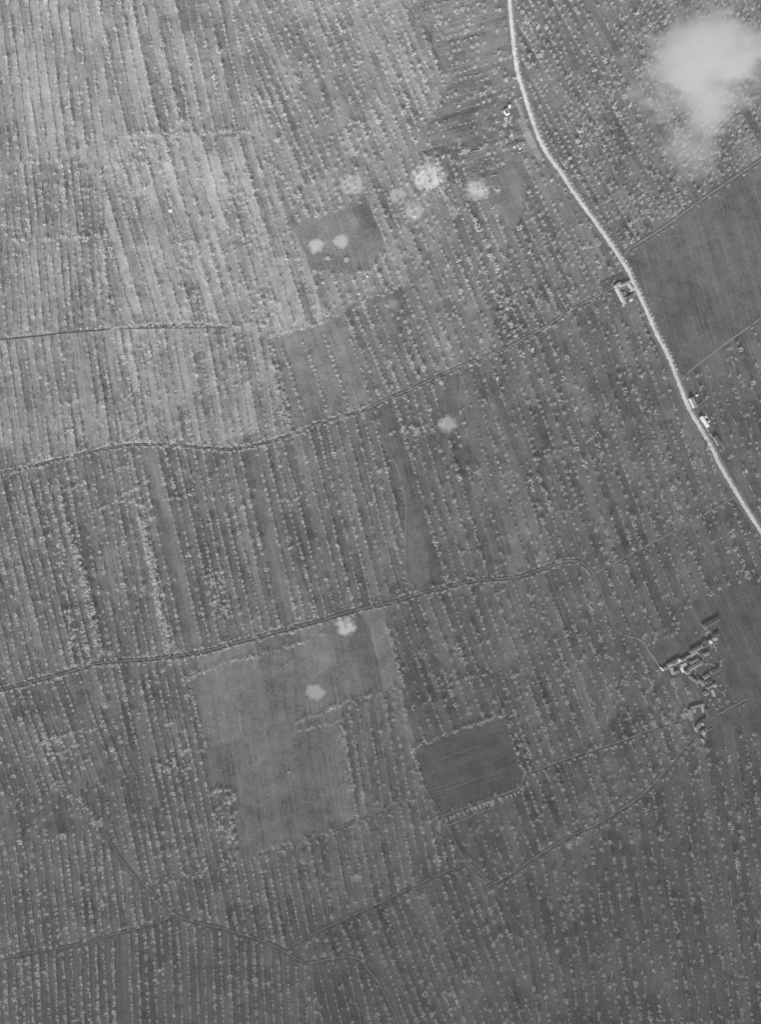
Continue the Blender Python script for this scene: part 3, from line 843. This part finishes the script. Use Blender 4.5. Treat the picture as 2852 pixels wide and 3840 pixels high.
st1 = catmull([(530, 1950), (560, 2060), (578, 2150), (600, 2270), (620, 2360), (636, 2430)])
st2 = catmull([(258, 1960), (285, 2050), (310, 2140), (340, 2260), (360, 2350), (382, 2440)])
single_trees('bare_tree', along(st1, 9, -3, 2.5) + along(st1, 15, 5, 2), 'round', 9.0,
             'bare bushy tree in the thick pale strip running down to the middle track', 'trees of the thick pale strip', wide=1.15)
single_trees('bare_tree', along(st2, 9.5, 0, 3) + along(st2, 30, -8, 2), 'round', 8.4,
             'bare pale tree in the crowded line left of the dotted nursery strip', 'trees beside the nursery strip', wide=1.05)
for a, lab, gr in (([(1055, 1297), (1095, 1420), (1142, 1563)], '{} tree from the top in the left sparse line of the open field', 'left line of the open field'),
                   ([(1132, 1272), (1180, 1400), (1227, 1551)], '{} tree from the top in the middle sparse line of the open field', 'middle line of the open field'),
                   ([(1212, 1248), (1262, 1400), (1306, 1533)], '{} tree from the top in the right sparse line of the open field', 'right line of the open field')):
    single_trees('bare_tree', along(catmull(a), 19, 0, 1.5)[:20], 'round', 8.6, lab, gr, wide=.9)
single_trees('roadside_bush', along(ROAD[int(len(ROAD) * .14):int(len(ROAD) * .66)], 17, -10.5, 1.0, p=.95), 'shrub', 3.4,
             'low pale bush lining the far edge of the white main road', 'bushes along the white road', cat='bush', wide=1.1)
single_trees('poplar_tree', along(T8[:int(len(T8) * .30)], 16, 6, 1.2)[:20], 'poplar', 19,
             '{} tall poplar from the left on the lower edge of the dark ploughed field', 'poplars below the dark field')
print('single trees', n_single)


def big_tree(x, y, h, wide, label, seed):
    """spreading bare tree: trunk with limbs, and the twiggy crown as a part of its own"""
    r = np.random.default_rng(seed)
    root = bpy.data.objects.new('spreading_tree', None); C.objects.link(root)
    root.location = (*P(x, y), 0.02)
    tag(root, label, 'tree')
    V, T = [], []
    prism((0, 0, 0), (0, 0, h * .3), h * .04, h * .03, V, T, 6)
    cl = []
    for k in range(9):
        a = 6.283 * k / 9 + r.normal(0, .25); rad = wide * r.uniform(.45, .95)
        e = np.array((math.cos(a) * rad, math.sin(a) * rad, h * r.uniform(.6, .98)))
        m = np.array((e[0] * .45, e[1] * .45, h * r.uniform(.4, .55)))
        prism((0, 0, h * .28), m, h * .022, h * .015, V, T, 4); prism(m, e, h * .015, h * .004, V, T, 3)
        cl += [m, e, (m + e) / 2]
        for q in range(3):
            b = e + r.normal(0, .22, 3) * (wide, wide, h * .5)
            prism((m + e) / 2, b, h * .008, h * .002, V, T, 3); cl.append(b)
    link_mesh('trunk', mesh_np('trunk', V, T, [M_BARK]), root)
    V, T = [], []
    for k in range(420):
        c = cl[r.integers(len(cl))] + r.normal(0, .13, 3) * (wide, wide, h * .5)
        c[2] = max(c[2], h * .3)
        spray(c, r.uniform(.25, .75), V, T, r, .5)
    link_mesh('crown', mesh_np('crown', V, T, [M_TWIG]), root)


for k, (x, y, h, wd, lab) in enumerate([
        (1608, 672, 12, 12, 'large pale spreading tree with ragged twigs, biggest crown in the upper middle orchards'),
        (1320, 688, 10, 10, 'pale spreading tree at the right end of the sloping cross rows, upper middle'),
        (1788, 712, 10, 9, 'pale ragged tree between the biggest crown and the white road'),
        (1296, 2350, 11, 11, 'round pale tree at the upper edge of the open stubble field below the track'),
        (1545, 788, 8, 8, 'soft pale tree below left of the biggest crown'),
        (1565, 1620, 7, 6, 'pale tree near the right end of the short cross hedge'),
        (1655, 1586, 8, 6, 'pale tree touching the round bare patch at the right end of the short cross hedge'),
        (1182, 1022, 6, 4, 'small pale round tree below the two bright round patches, left one'),
        (1298, 977, 6, 5, 'small pale round tree below the right one of the two bright round patches'),
        (1228, 972, 6, 5, 'small pale round tree between and below the two bright round patches'),
        (370, 3082, 9, 8, 'pale tree at the bend where the lower left path turns down to the fork'),
        (2165, 3142, 9, 8, 'pale tree on the lower side of the long lower right track, by its middle'),
        (2130, 3165, 8, 7, 'pale tree just left of the brighter one below the long lower right track'),
        (1548, 2812, 8, 6, 'pale tree at the upper left corner of the dark ploughed field'),
        (1334, 3285, 9, 8, 'pale bushy tree alone in the rows above the lower diagonal track'),
        (700, 2545, 9, 8, 'pale tree at the upper left corner of the big open stubble field'),
        (728, 2528, 9, 8, 'pale tree second from the upper left corner of the big open stubble field'),
        (235, 3130, 8, 7, 'pale tree over the lower left footpath near the frame edge'),
        (1360, 1145, 8, 8, 'bright bushy tree on the dark hedge line above the open stubble field')]):
    big_tree(x, y, h, wd, lab, 900 + k)

# ------------------------------------------------------------------ buildings
def bm_obj(name, bm, mat, parent=None):
    me = bpy.data.meshes.new(name)
    bmesh.ops.recalc_face_normals(bm, faces=bm.faces)
    bm.to_mesh(me); bm.free()
    me.materials.append(mat)
    return link_mesh(name, me, parent)


def add_box(bm, x0, x1, y0, y1, z0, z1):
    v = [bm.verts.new(p) for p in ((x0, y0, z0), (x1, y0, z0), (x1, y1, z0), (x0, y1, z0), (x0, y0, z1), (x1, y0, z1), (x1, y1, z1), (x0, y1, z1))]
    for f in ((0, 3, 2, 1), (4, 5, 6, 7), (0, 1, 5, 4), (1, 2, 6, 5), (2, 3, 7, 6), (3, 0, 4, 7)):
        bm.faces.new([v[i] for i in f])


bmw = bmesh.new()
for a in ((-.55, -.45, -.7, .7), (.45, .55, -.7, .7), (-.45, .45, .6, .7), (-.45, .45, -.7, -.6), (-.03, .03, -.6, .6)):
    add_box(bmw, a[0], a[1], -.06, .08, a[2], a[3])
WIN = bpy.data.meshes.new('window'); bmw.to_mesh(WIN); bmw.free(); WIN.materials.append(M_WOOD)
bmw = bmesh.new(); add_box(bmw, -.449, .449, -.03, .03, -.599, .599)
PANE = bpy.data.meshes.new('pane'); bmw.to_mesh(PANE); bmw.free(); PANE.materials.append(M_GLASS)
bmw = bmesh.new(); add_box(bmw, -.65, .65, -.05, .07, 0, 2.3); add_box(bmw, -.75, -.651, -.05, .12, 0, 2.3); add_box(bmw, .651, .75, -.05, .12, 0, 2.3)
DOOR = bpy.data.meshes.new('door'); bmw.to_mesh(DOOR); bmw.free(); DOOR.materials.append(M_WOOD)
bmw = bmesh.new(); add_box(bmw, -.35, .35, -.35, .35, 0, 1.6); add_box(bmw, -.45, .45, -.45, .45, 1.601, 1.75)
CHIM = bpy.data.meshes.new('chimney'); bmw.to_mesh(CHIM); bmw.free(); CHIM.materials.append(M_STONE)


def house(cx, cy, L, W, direction, h, roof, wallm, roofm, label, cat='house', name='house', storeys=1, wins=True, chim=True):
    """L along `direction` (plan vector), sizes in plan units, h = eaves height in metres"""
    root = bpy.data.objects.new(name, None); C.objects.link(root)
    root.location = (*P(cx, cy), 0.03)
    root.rotation_euler.z = math.atan2(-direction[1], direction[0])
    tag(root, label, cat)
    l, b = L * S / 2, W * S / 2
    # walls
    bm = bmesh.new()
    if roof == 'flat':
        add_box(bm, -l, l, -b, b, 0, h)
        t = .3
        for a in ((-l, l, -b, -b + t), (-l, l, b - t, b), (-l, -l + t, -b + t, b - t), (l - t, l, -b + t, b - t)):
            add_box(bm, *a, h + .002, h + .7)
    else:
        rise = b * .55
        base = [(-l, -b), (l, -b), (l, b), (-l, b)]
        lo = [bm.verts.new((x, y, 0)) for x, y in base]; hi = [bm.verts.new((x, y, h)) for x, y in base]
        for i in range(4):
            if roof == 'gable' and i in (1, 3):
                ap = bm.verts.new((l if i == 1 else -l, 0, h + rise))
                bm.faces.new((lo[i], lo[(i + 1) % 4], hi[(i + 1) % 4], ap, hi[i]))
            elif roof == 'lean' and i in (1, 3):
                j = 2 if i == 1 else 3
                ap = bm.verts.new((l if i == 1 else -l, b, h + rise))
                bm.faces.new((lo[i], lo[(i + 1) % 4], hi[(i + 1) % 4], ap, hi[i]) if i == 1 else (lo[i], lo[0], hi[0], ap, hi[i]))
            elif roof == 'lean' and i == 2:
                a1 = bm.verts.new((l, b, h + rise)); a2 = bm.verts.new((-l, b, h + rise))
                bm.faces.new((lo[2], lo[3], a2, a1))
            else:
                bm.faces.new((lo[i], lo[(i + 1) % 4], hi[(i + 1) % 4], hi[i]))
    bm_obj('wall', bm, WALLS[wallm], root)
    # roof
    bm = bmesh.new(); ov = .35; t = .18
    if roof == 'flat':
        add_box(bm, -l + .31, l - .31, -b + .31, b - .31, h + .004, h + .25)
        ztop = h + .25
    elif roof == 'lean':
        prof = [(-b - ov, h - .12), (b + ov, h + rise + .12)]
        for z in (0,):
            v = [bm.verts.new(p) for p in ((-l - ov, prof[0][0], prof[0][1] + .03), (l + ov, prof[0][0], prof[0][1] + .03), (l + ov, prof[1][0], prof[1][1] + .03), (-l - ov, prof[1][0], prof[1][1] + .03))]
            u = [bm.verts.new(q.co + Vector((0, 0, t))) for q in v]
            bm.faces.new(u); bm.faces.new(v[::-1])
            for i in range(4): bm.faces.new((v[i], v[(i + 1) % 4], u[(i + 1) % 4], u[i]))
        ztop = h + rise * .5
    else:
        e = ov * .55
        hipx = min(b * .95, l * .7) if roof == 'hip' else -ov
        for z0 in (0.03, .03 + t):
            pass
        def shell(z):
            return [bm.verts.new(p) for p in ((-l - ov, -b - ov, h - e + z), (l + ov, -b - ov, h - e + z), (l + ov, b + ov, h - e + z), (-l - ov, b + ov, h - e + z),
                                             (-l + hipx, 0, h + rise + z), (l - hipx, 0, h + rise + z))]
        u = shell(.03 + t); d = shell(.03)
        for q, rev in ((u, False), (d, True)):
            fs = [(0, 1, 5, 4), (2, 3, 4, 5)]
            if roof == 'hip': fs += [(1, 2, 5), (3, 0, 4)]
            for f in fs:
                vv = [q[i] for i in f]; bm.faces.new(vv[::-1] if rev else vv)
        loop = [0, 1, 2, 3] if roof == 'hip' else [0, 1, 5, 2, 3, 4]
        for i in range(len(loop)):
            a, c = loop[i], loop[(i + 1) % len(loop)]
            bm.faces.new((d[a], d[c], u[c], u[a]))
        ztop = h + rise * .6
    rf = bm_obj('roof', bm, ROOFS[roofm], root)
    if chim:
        c = link_mesh('chimney', CHIM, rf); c.location = (l * .45, b * .3, ztop)
    if wins:
        nw = max(2, min(6, int(2 * l / 3.2)))
        for side in (-1, 1):
            for s in range(storeys):
                for k in range(nw):
                    x = -l + 2 * l * (k + .5) / nw
                    if s == 0 and k == nw // 2: continue
                    zc = 1.6 + s * 3.0
                    if zc + .75 > h: continue
                    wo_ = link_mesh('window', WIN, root); wo_.location = (x, side * b, zc)
                    wo_.rotation_euler.z = math.pi if side > 0 else 0
                    wo_.location.y += side * .02
                    link_mesh('pane', PANE, wo_)
            d_ = link_mesh('door', DOOR, root); d_.location = (-l + 2 * l * (nw // 2 + .5) / nw, side * (b + .03), 0.0)
            d_.rotation_euler.z = 0 if side > 0 else math.pi
    return root


def stone_wall(a, b, label, h=2.0, t=.5, mat='pale'):
    A = Vector((*P(*a), 0.03)); B = Vector((*P(*b), 0.03))
    root = bpy.data.objects.new('yard_wall', None); C.objects.link(root)
    root.location = (A + B) / 2; d = B - A; root.rotation_euler.z = math.atan2(d.y, d.x)
    tag(root, label, 'wall')
    l = d.length / 2
    bm = bmesh.new(); add_box(bm, -l, l, -t / 2, t / 2, 0, h); bm_obj('masonry', bm, WALLS[mat], root)
    bm = bmesh.new()
    n = max(2, int(l))
    for k in range(n):
        x0 = -l + 2 * l * k / n
        add_box(bm, x0 + .02, x0 + 2 * l / n - .02, -t / 2 - .06, t / 2 + .06, h + .003, h + .15 + random.uniform(0, .05))
    o = bm_obj('coping', bm, M_STONE, root)


F1 = (35, 68)       # long axis of the courtyard farm (plan vector)
F2 = (32, -13.5)
house(2321, 1108, 78, 10, F1, 5.5, 'gable', 'white', 'light', 'long pale barn forming the left side of the walled courtyard farm by the white road', 'barn', 'barn')
house(2314, 1069, 9, 16, F1, 4.5, 'flat', 'white', 'mid', 'small white annex at the upper left corner of the courtyard farm', 'building', 'annex', wins=False, chim=False)
house(2338, 1067, 38, 10, F2, 5.5, 'gable', 'white', 'mid', 'house with bright front on the upper side of the courtyard farm', 'house', 'farmhouse')
house(2361, 1080, 32, 6, (18, 25), 4.0, 'lean', 'white', 'light', 'narrow white stable range on the road side of the courtyard farm', 'stable', 'stable', chim=False)
house(2334.5, 1104, 13, 11, F2, 3.2, 'flat', 'white', 'dark', 'small square shed with white parapet inside the courtyard farm', 'shed', 'shed', wins=False, chim=False)
house(2356, 1114, 33, 10, F2, 4.6, 'gable', 'pale', 'dark', 'dark roofed wing on the lower side of the courtyard farm', 'house', 'farmhouse')
house(2363, 1126.5, 9, 8, F2, 4.2, 'flat', 'white', 'light', 'little white outhouse below the dark wing of the courtyard farm', 'outhouse', 'outhouse', wins=False, chim=False)
house(2345, 1133, 14, 8, F2, 3.2, 'lean', 'pale', 'dark', 'dark lean-to beside the little white outhouse of the courtyard farm', 'shed', 'shed', wins=False, chim=False)
stone_wall((2372, 1095), (2378, 1106), 'short white gate wall of the courtyard farm facing the road', 2.6, mat='white')
stone_wall((2330, 1064), (2350, 1048), 'pale garden wall above the courtyard farm', 1.6)
stone_wall((2357, 1047), (2362, 1055), 'short pale garden wall beside the road above the courtyard farm', 1.6)

house(1908, 404, 8, 7.5, (8, 15), 5.0, 'flat', 'white', 'white', 'small white flat roofed outbuilding above the lonely farmhouse near the top of the white road', 'outbuilding', 'outbuilding', wins=False, chim=False)
house(1897, 426, 19, 15, (11, 20), 6.0, 'flat', 'white', 'dark', 'white walled farmhouse with dark flat roof left of the white road near the top', 'house', 'farmhouse', storeys=2)
house(1893, 447, 9, 6, F2, 3.2, 'lean', 'white', 'light', 'low white shed just below the lonely farmhouse near the top', 'shed', 'shed', wins=False, chim=False)

H = (16.2, 35.6)
house(2592, 1512, 39, 12, H, 8.4, 'hip', 'white', 'mid', 'two storey roadside house with white front full of dark windows', 'house', 'house', storeys=2)
house(2609, 1484, 7, 6, H, 3.6, 'flat', 'white', 'white', 'small white hut behind the two storey roadside house', 'hut', 'hut', wins=False, chim=False)
stone_wall((2612, 1521), (2646, 1495), 'pale garden wall running out from the back of the two storey roadside house', 1.8)
house(2636, 1583, 46, 11, (25.4, 37.8), 5.2, 'gable', 'pale', 'white', 'long roadside house with glaring white roof', 'house', 'house')
house(2641, 1565, 9, 4, (25.4, 37.8), 3.2, 'flat', 'white', 'white', 'upper one of two small white sheds behind the white roofed house', 'shed', 'shed', wins=False, chim=False)
house(2652, 1583, 7.5, 4.5, (25.4, 37.8), 3.2, 'flat', 'white', 'white', 'lower one of two small white sheds behind the white roofed house', 'shed', 'shed', wins=False, chim=False)
stone_wall((2641, 1549.5), (2658, 1582), 'pale back yard wall behind the white roofed house', 2.0)
stone_wall((2645, 1605), (2654, 1620), 'pale wall along the road directly below the white roofed house', 2.2)
stone_wall((2656, 1624), (2666, 1639), 'pale wall along the road next to the dark house lowest on the road', 2.2)
house(2684, 1653, 38, 13, (25, 42), 6.0, 'gable', 'grey', 'dark', 'dark house lowest of those on the right side of the white road', 'house', 'house', storeys=2)

ST = (1.09, -.61); SP = (.5, .87)
def z4(x, y): return 2440 + x / 5.853, 2280 + y / 5.853
K = 1 / 5.853
VILL = [
 (215, 1335, 95, 28, (.7, .75), 3.2, 'lean', 'white', 'white', 'thin white shed at the very tip of the village where the track comes in', 'shed'),
 (300, 1310, 70, 62, ST, 4.5, 'gable', 'grey', 'mid', 'grey roofed house second from the tip of the village', 'house'),
 (380, 1240, 92, 62, ST, 5.5, 'gable', 'pale', 'light', 'pale roofed house on the upper street front near the tip of the village', 'house'),
 (440, 1370, 150, 62, (.32, .95), 4.5, 'gable', 'pale', 'light', 'pale wing running down from the street front to the lower lane', 'house'),
 (487, 1193, 112, 85, ST, 6, 'gable', 'grey', 'mid', 'broad grey roofed house left of the brightest white roof in the village', 'house'),
 (585, 1145, 72, 76, ST, 6, 'flat', 'white', 'white', 'square house with the brightest white roof in the village', 'house'),
 (680, 1130, 95, 60, ST, 5, 'gable', 'pale', 'mid', 'house right of the brightest white roof with pale gables', 'house'),
 (548, 1400, 80, 60, ST, 4, 'flat', 'grey', 'mid', 'low flat grey building by the lower lane of the village', 'building'),
 (660, 1350, 110, 40, (.35, .93), 4, 'lean', 'white', 'white', 'narrow white shed standing across the middle court of the village', 'shed'),
 (690, 1245, 130, 60, ST, 4, 'lean', 'white', 'light', 'bright open sided shed above the narrow white shed in the village', 'shed'),
 (775, 1400, 92, 82, ST, 5.5, 'hip', 'pale', 'mid', 'square house where the two village lanes part', 'house'),
 (790, 1060, 125, 36, ST, 3.5, 'lean', 'grey', 'mid', 'narrow grey lean-to on the street front of the village', 'shed'),
 (945, 910, 245, 66, ST, 6, 'gable', 'grey', 'mid', 'long grey terrace on the upper street front of the village', 'terrace'),
 (920, 1012, 170, 24, ST, 3, 'lean', 'pale', 'light', 'thin pale lean-to along the back of the long grey terrace', 'shed'),
 (1055, 1000, 110, 62, SP, 5, 'gable', 'grey', 'dark', 'dark wing reaching back from the right end of the long grey terrace', 'house'),
 (920, 1160, 205, 44, ST, 4, 'gable', 'grey', 'mid', 'low grey range in the garden behind the village terrace', 'building'),
 (940, 1262, 330, 80, ST, 5.5, 'gable', 'grey', 'mid', 'longest roof in the middle of the village, grey and low pitched', 'terrace'),
 (1160, 800, 155, 76, ST, 6, 'gable', 'grey', 'dark', 'dark roofed house between the long terrace and the upper white roof', 'house'),
 (1260, 740, 76, 78, ST, 6.5, 'flat', 'white', 'white', 'square white roofed house high on the right of the village street', 'house'),
 (1380, 670, 72, 72, ST, 6, 'flat', 'pale', 'light', 'last square pale house at the upper right end of the village street', 'house'),
 (1190, 1000, 105, 72, ST, 4.5, 'gable', 'grey', 'mid', 'grey house standing alone in the gardens behind the dark roofed house', 'house'),
 (1310, 310, 330, 82, ST, 5.5, 'gable', 'grey', 'dark', 'long dark farm range standing apart above the village', 'barn'),
 (1172, 430, 150, 56, SP, 4.5, 'gable', 'grey', 'dark', 'dark cross wing at the left end of the farm range above the village', 'barn'),
 (1235, 520, 72, 60, ST, 4, 'flat', 'grey', 'mid', 'small grey shed below the farm range above the village', 'shed'),
 (1400, 590, 120, 66, ST, 5, 'gable', 'grey', 'dark', 'dark roofed house just above the last square pale house of the street', 'house'),
 (880, 1545, 180, 58, (.78, .62), 5, 'gable', 'pale', 'mid', 'house slanting along the lane that leads down from the village', 'house'),
 (1010, 1592, 84, 62, ST, 5, 'gable', 'grey', 'mid', 'small grey house behind the slanting lane house', 'house'),
 (1100, 1640, 112, 70, SP, 5.5, 'hip', 'grey', 'mid', 'grey hip roofed house right of the slanting lane house', 'house'),
 (1190, 1490, 125, 60, ST, 5, 'gable', 'pale', 'mid', 'house with a pale gable in the lower right of the village', 'house'),
 (1380, 1370, 175, 60, ST, 5, 'gable', 'grey', 'dark', 'dark terrace near the right edge of the village', 'terrace'),
 (1235, 1612, 115, 72, ST, 5, 'gable', 'grey', 'dark', 'dark house below the one with the pale gable', 'house'),
 (1362, 1690, 72, 60, ST, 5.5, 'hip', 'white', 'light', 'light roofed house far down the right side of the village', 'house'),
 (1240, 1730, 115, 55, ST, 4.5, 'gable', 'pale', 'mid', 'low house left of the light roofed one on the right side of the village', 'house'),
 (1335, 1850, 150, 50, (.35, .93), 5, 'gable', 'grey', 'light', 'narrow house pointing down the slope at the lower right of the village', 'house'),
 (1180, 1870, 92, 62, ST, 4.5, 'gable', 'grey', 'mid', 'lowest grey house left of the narrow one in the village', 'house'),
]
for x, y, L, W, d, h, rf, wm, rm, lab, cat in VILL:
    px, py = z4(x, y)
    house(px, py, L * K, W * K, d, h, rf, wm, rm, lab, cat, cat, storeys=2 if h > 5.2 else 1, wins=h >= 4.5, chim=h >= 4.5)
def z5(x, y): return 2540 + x / 9.18, 2600 + y / 9.18
K = 1 / 9.18
for x, y, L, W, d, h, rf, wm, rm, lab, cat in [
 (410, 720, 360, 110, (.17, .98), 5, 'gable', 'pale', 'mid', 'grey barn along the left side of the lower hamlet courtyard', 'barn'),
 (640, 430, 480, 55, (.94, -.27), 4, 'lean', 'pale', 'mid', 'thin range closing the top of the lower hamlet courtyard', 'shed'),
 (545, 590, 110, 62, (.17, .98), 3.5, 'flat', 'white', 'mid', 'small shed with white edge inside the lower hamlet courtyard', 'shed'),
 (825, 530, 230, 40, (.2, .97), 3.5, 'lean', 'white', 'light', 'narrow pale shed on the right side of the lower hamlet courtyard', 'shed'),
 (680, 1085, 240, 95, (.58, -.8), 5, 'gable', 'pale', 'mid', 'house slanting along the lane below the lower hamlet courtyard', 'house'),
 (805, 1040, 92, 60, (.75, .62), 5, 'flat', 'white', 'white', 'small bright white roofed house in the lower hamlet', 'house'),
 (590, 1230, 150, 36, (.38, .92), 4, 'lean', 'white', 'light', 'thin white shed at the left corner of the lower hamlet', 'shed'),
 (835, 1320, 130, 120, (.58, -.8), 5.5, 'hip', 'pale', 'light', 'square pale hip roofed house across the lane in the lower hamlet', 'house'),
 (875, 1430, 115, 70, (.3, .95), 4, 'gable', 'grey', 'mid', 'grey shed below the square hip roofed house of the lower hamlet', 'shed'),
 (825, 1610, 150, 46, (.5, .86), 4.5, 'gable', 'white', 'light', 'lowest pale building of the lower hamlet, narrow and long', 'house'),
 (850, 900, 210, 50, (.86, -.5), 4.5, 'gable', 'grey', 'dark', 'dark range closing the bottom of the lower hamlet courtyard', 'barn'),
 (1010, 700, 350, 95, (.2, .98), 5, 'gable', 'grey', 'dark', 'long dark roof right of the lower hamlet courtyard', 'barn')]:
    px, py = z5(x, y)
    house(px, py, L * K, W * K, d, h, rf, wm, rm, lab, cat, cat, wins=h >= 4.5, chim=h >= 4.5)
stone_wall(z5(930, 1170), z5(1000, 1290), 'left arm of the angled garden wall in the lower hamlet', 2.0)
stone_wall(z5(1010, 1295), z5(1160, 1170), 'right arm of the angled garden wall in the lower hamlet', 2.0)
stone_wall(z5(510, 1000), z5(550, 1150), 'pale wall above the thin white shed of the lower hamlet', 2.0)
stone_wall(z4(820, 1490), z4(940, 1575), 'pale wall in front of the slanting lane house of the village', 1.8)
stone_wall(z4(970, 1610), z4(1025, 1740), 'pale wall further down the lane from the village', 1.8)
stone_wall(z4(30, 1025), z4(185, 1300), 'long pale wall along the track coming down to the village tip', 1.4)
stone_wall(z4(1345, 760), z4(1420, 940), 'garden wall running down behind the upper right of the village', 1.8)

# haystacks
def haystack(x, y, r, h, label):
    root = bpy.data.objects.new('haystack', None); C.objects.link(root)
    root.location = (*P(x, y), 0.03)
    tag(root, label, 'haystack')
    bm = bmesh.new(); N = 14; rings = []
    for q, z in ((.92, 0), (1.0, .3), (.95, .55), (.72, .78), (.38, .93), (.08, 1.0)):
        rings.append([bm.verts.new((math.cos(6.283 * k / N) * r * q * random.uniform(.94, 1.06), math.sin(6.283 * k / N) * r * q * random.uniform(.94, 1.06), z * h)) for k in range(N)])
    for a, b in zip(rings, rings[1:]):
        for k in range(N): bm.faces.new((a[k], a[(k + 1) % N], b[(k + 1) % N], b[k]))
    bm.faces.new(rings[-1])
    bm_obj('straw', bm, M_HAY, root)
    bm = bmesh.new(); add_box(bm, -.06, .06, -.06, .06, h * .9, h + 1.1); bm_obj('pole', bm, M_WOOD, root)


for x, y, r, h, lab in ((1917.7, 507, 2.4, 4.5, 'pale haystack below the lonely farmhouse near the top'), (1928, 553, 1.8, 3.6, 'left one of two small haystacks by the curved furrow near the top'),
                        (1947.5, 559.5, 1.9, 3.8, 'right one of two small haystacks by the curved furrow near the top'), (1210, 1061, 1.8, 4.2, 'small haystack left, below the two bright round patches'),
                        (1377, 1037, 1.9, 4.4, 'small haystack right, below the two bright round patches'), (641, 791, 3.2, 5.0, 'wide pale haystack among the trees of the palest upper left field'),
                        (1082, 1518, 1.9, 4.5, 'haystack at the left edge of the open stubble field above the track junction'), (1082, 2893, 1.7, 3.8, 'small haystack in the middle of the lower stubble field'),
                        (1124, 2412, 2.2, 3.0, 'low haystack just below the middle track'), (2362, 1093, 1.7, 2.6, 'heap of pale straw on the road side of the farm courtyard')):
    haystack(x, y, r, h, lab)

# ------------------------------------------------------------------ cloud below the aeroplane, upper right
def mat_cloud(dens, seed):
    m = bpy.data.materials.new('cloud_vapour'); m.use_nodes = True
    t = m.node_tree; t.nodes.clear()
    out = t.nodes.new('ShaderNodeOutputMaterial'); pv = t.nodes.new('ShaderNodeVolumePrincipled')
    pv.inputs['Color'].default_value = (1, 1, 1, 1); pv.inputs['Anisotropy'].default_value = 0.2
    tc = t.nodes.new('ShaderNodeTexCoord')
    ln = t.nodes.new('ShaderNodeVectorMath'); ln.operation = 'LENGTH'; t.links.new(tc.outputs['Object'], ln.inputs[0])
    def noise(sc, det):
        no = t.nodes.new('ShaderNodeTexNoise'); no.noise_dimensions = '4D'
        no.inputs['Scale'].default_value = sc; no.inputs['Detail'].default_value = det; no.inputs['Roughness'].default_value = .6; no.inputs['W'].default_value = seed
        t.links.new(tc.outputs['Object'], no.inputs['Vector']); return no.outputs['Fac']
    def mth(op, a, b):
        nd = t.nodes.new('ShaderNodeMath'); nd.operation = op
        for i, x in enumerate((a, b)):
            if hasattr(x, 'is_linked'): t.links.new(x, nd.inputs[i])
            else: nd.inputs[i].default_value = x
        return nd.outputs[0]
    f = mth('SUBTRACT', .70, ln.outputs['Value'])
    f = mth('ADD', f, mth('MULTIPLY', mth('SUBTRACT', noise(1.5, 3), .5), 2.3))
    f = mth('ADD', f, mth('MULTIPLY', mth('SUBTRACT', noise(4.5, 8), .5), 1.1))
    f = mth('MULTIPLY', mth('MINIMUM', mth('MAXIMUM', f, 0.0), .35), dens / .35)
    # nothing at the very skin of the cloud body
    f = mth('MULTIPLY', f, mth('MINIMUM', mth('MAXIMUM', mth('MULTIPLY', mth('SUBTRACT', 1.0, ln.outputs['Value']), 6.0), 0.0), 1.0))
    t.links.new(f, pv.inputs['Density']); t.links.new(pv.outputs[0], out.inputs['Volume'])
    return m


def cloud(px, py, rx, ry, rz, z, dens, seed, label):
    k = (ALT - z) / ALT
    bm = bmesh.new(); bmesh.ops.create_icosphere(bm, subdivisions=4, radius=1.0)
    me = bpy.data.meshes.new('cloud'); bm.to_mesh(me); bm.free()
    me.materials.append(mat_cloud(dens, seed))
    o = link_mesh('cloud', me)
    o.location = ((px - CX) * S * k, (CY - py) * S * k, z); o.scale = (rx * S * k, ry * S * k, rz)
    tag(o, label, 'cloud')


cloud(2630, 250, 410, 300, 44, 450, .06, 3.1, 'white cloud drifting over the fields in the upper right corner')
cloud(2590, 570, 150, 120, 20, 420, .03, 8.4, 'thin wisp of cloud just below the white cloud in the upper right')

# ------------------------------------------------------------------ winter haze over the plain
bm = bmesh.new(); add_box(bm, -25200, 25200, -25200, 25200, -1.0, ALT + 6)
m = bpy.data.materials.new('winter_haze'); m.use_nodes = True
t = m.node_tree; t.nodes.clear()
ho = t.nodes.new('ShaderNodeOutputMaterial'); pv = t.nodes.new('ShaderNodeVolumePrincipled')
pv.inputs['Color'].default_value = (.95, .95, .95, 1); pv.inputs['Density'].default_value = 0.42e-4
t.links.new(pv.outputs[0], ho.inputs['Volume'])
hz = bm_obj('haze', bm, m)
tag(hz, 'thin pale haze lying over the whole plain', 'haze', kind='stuff')
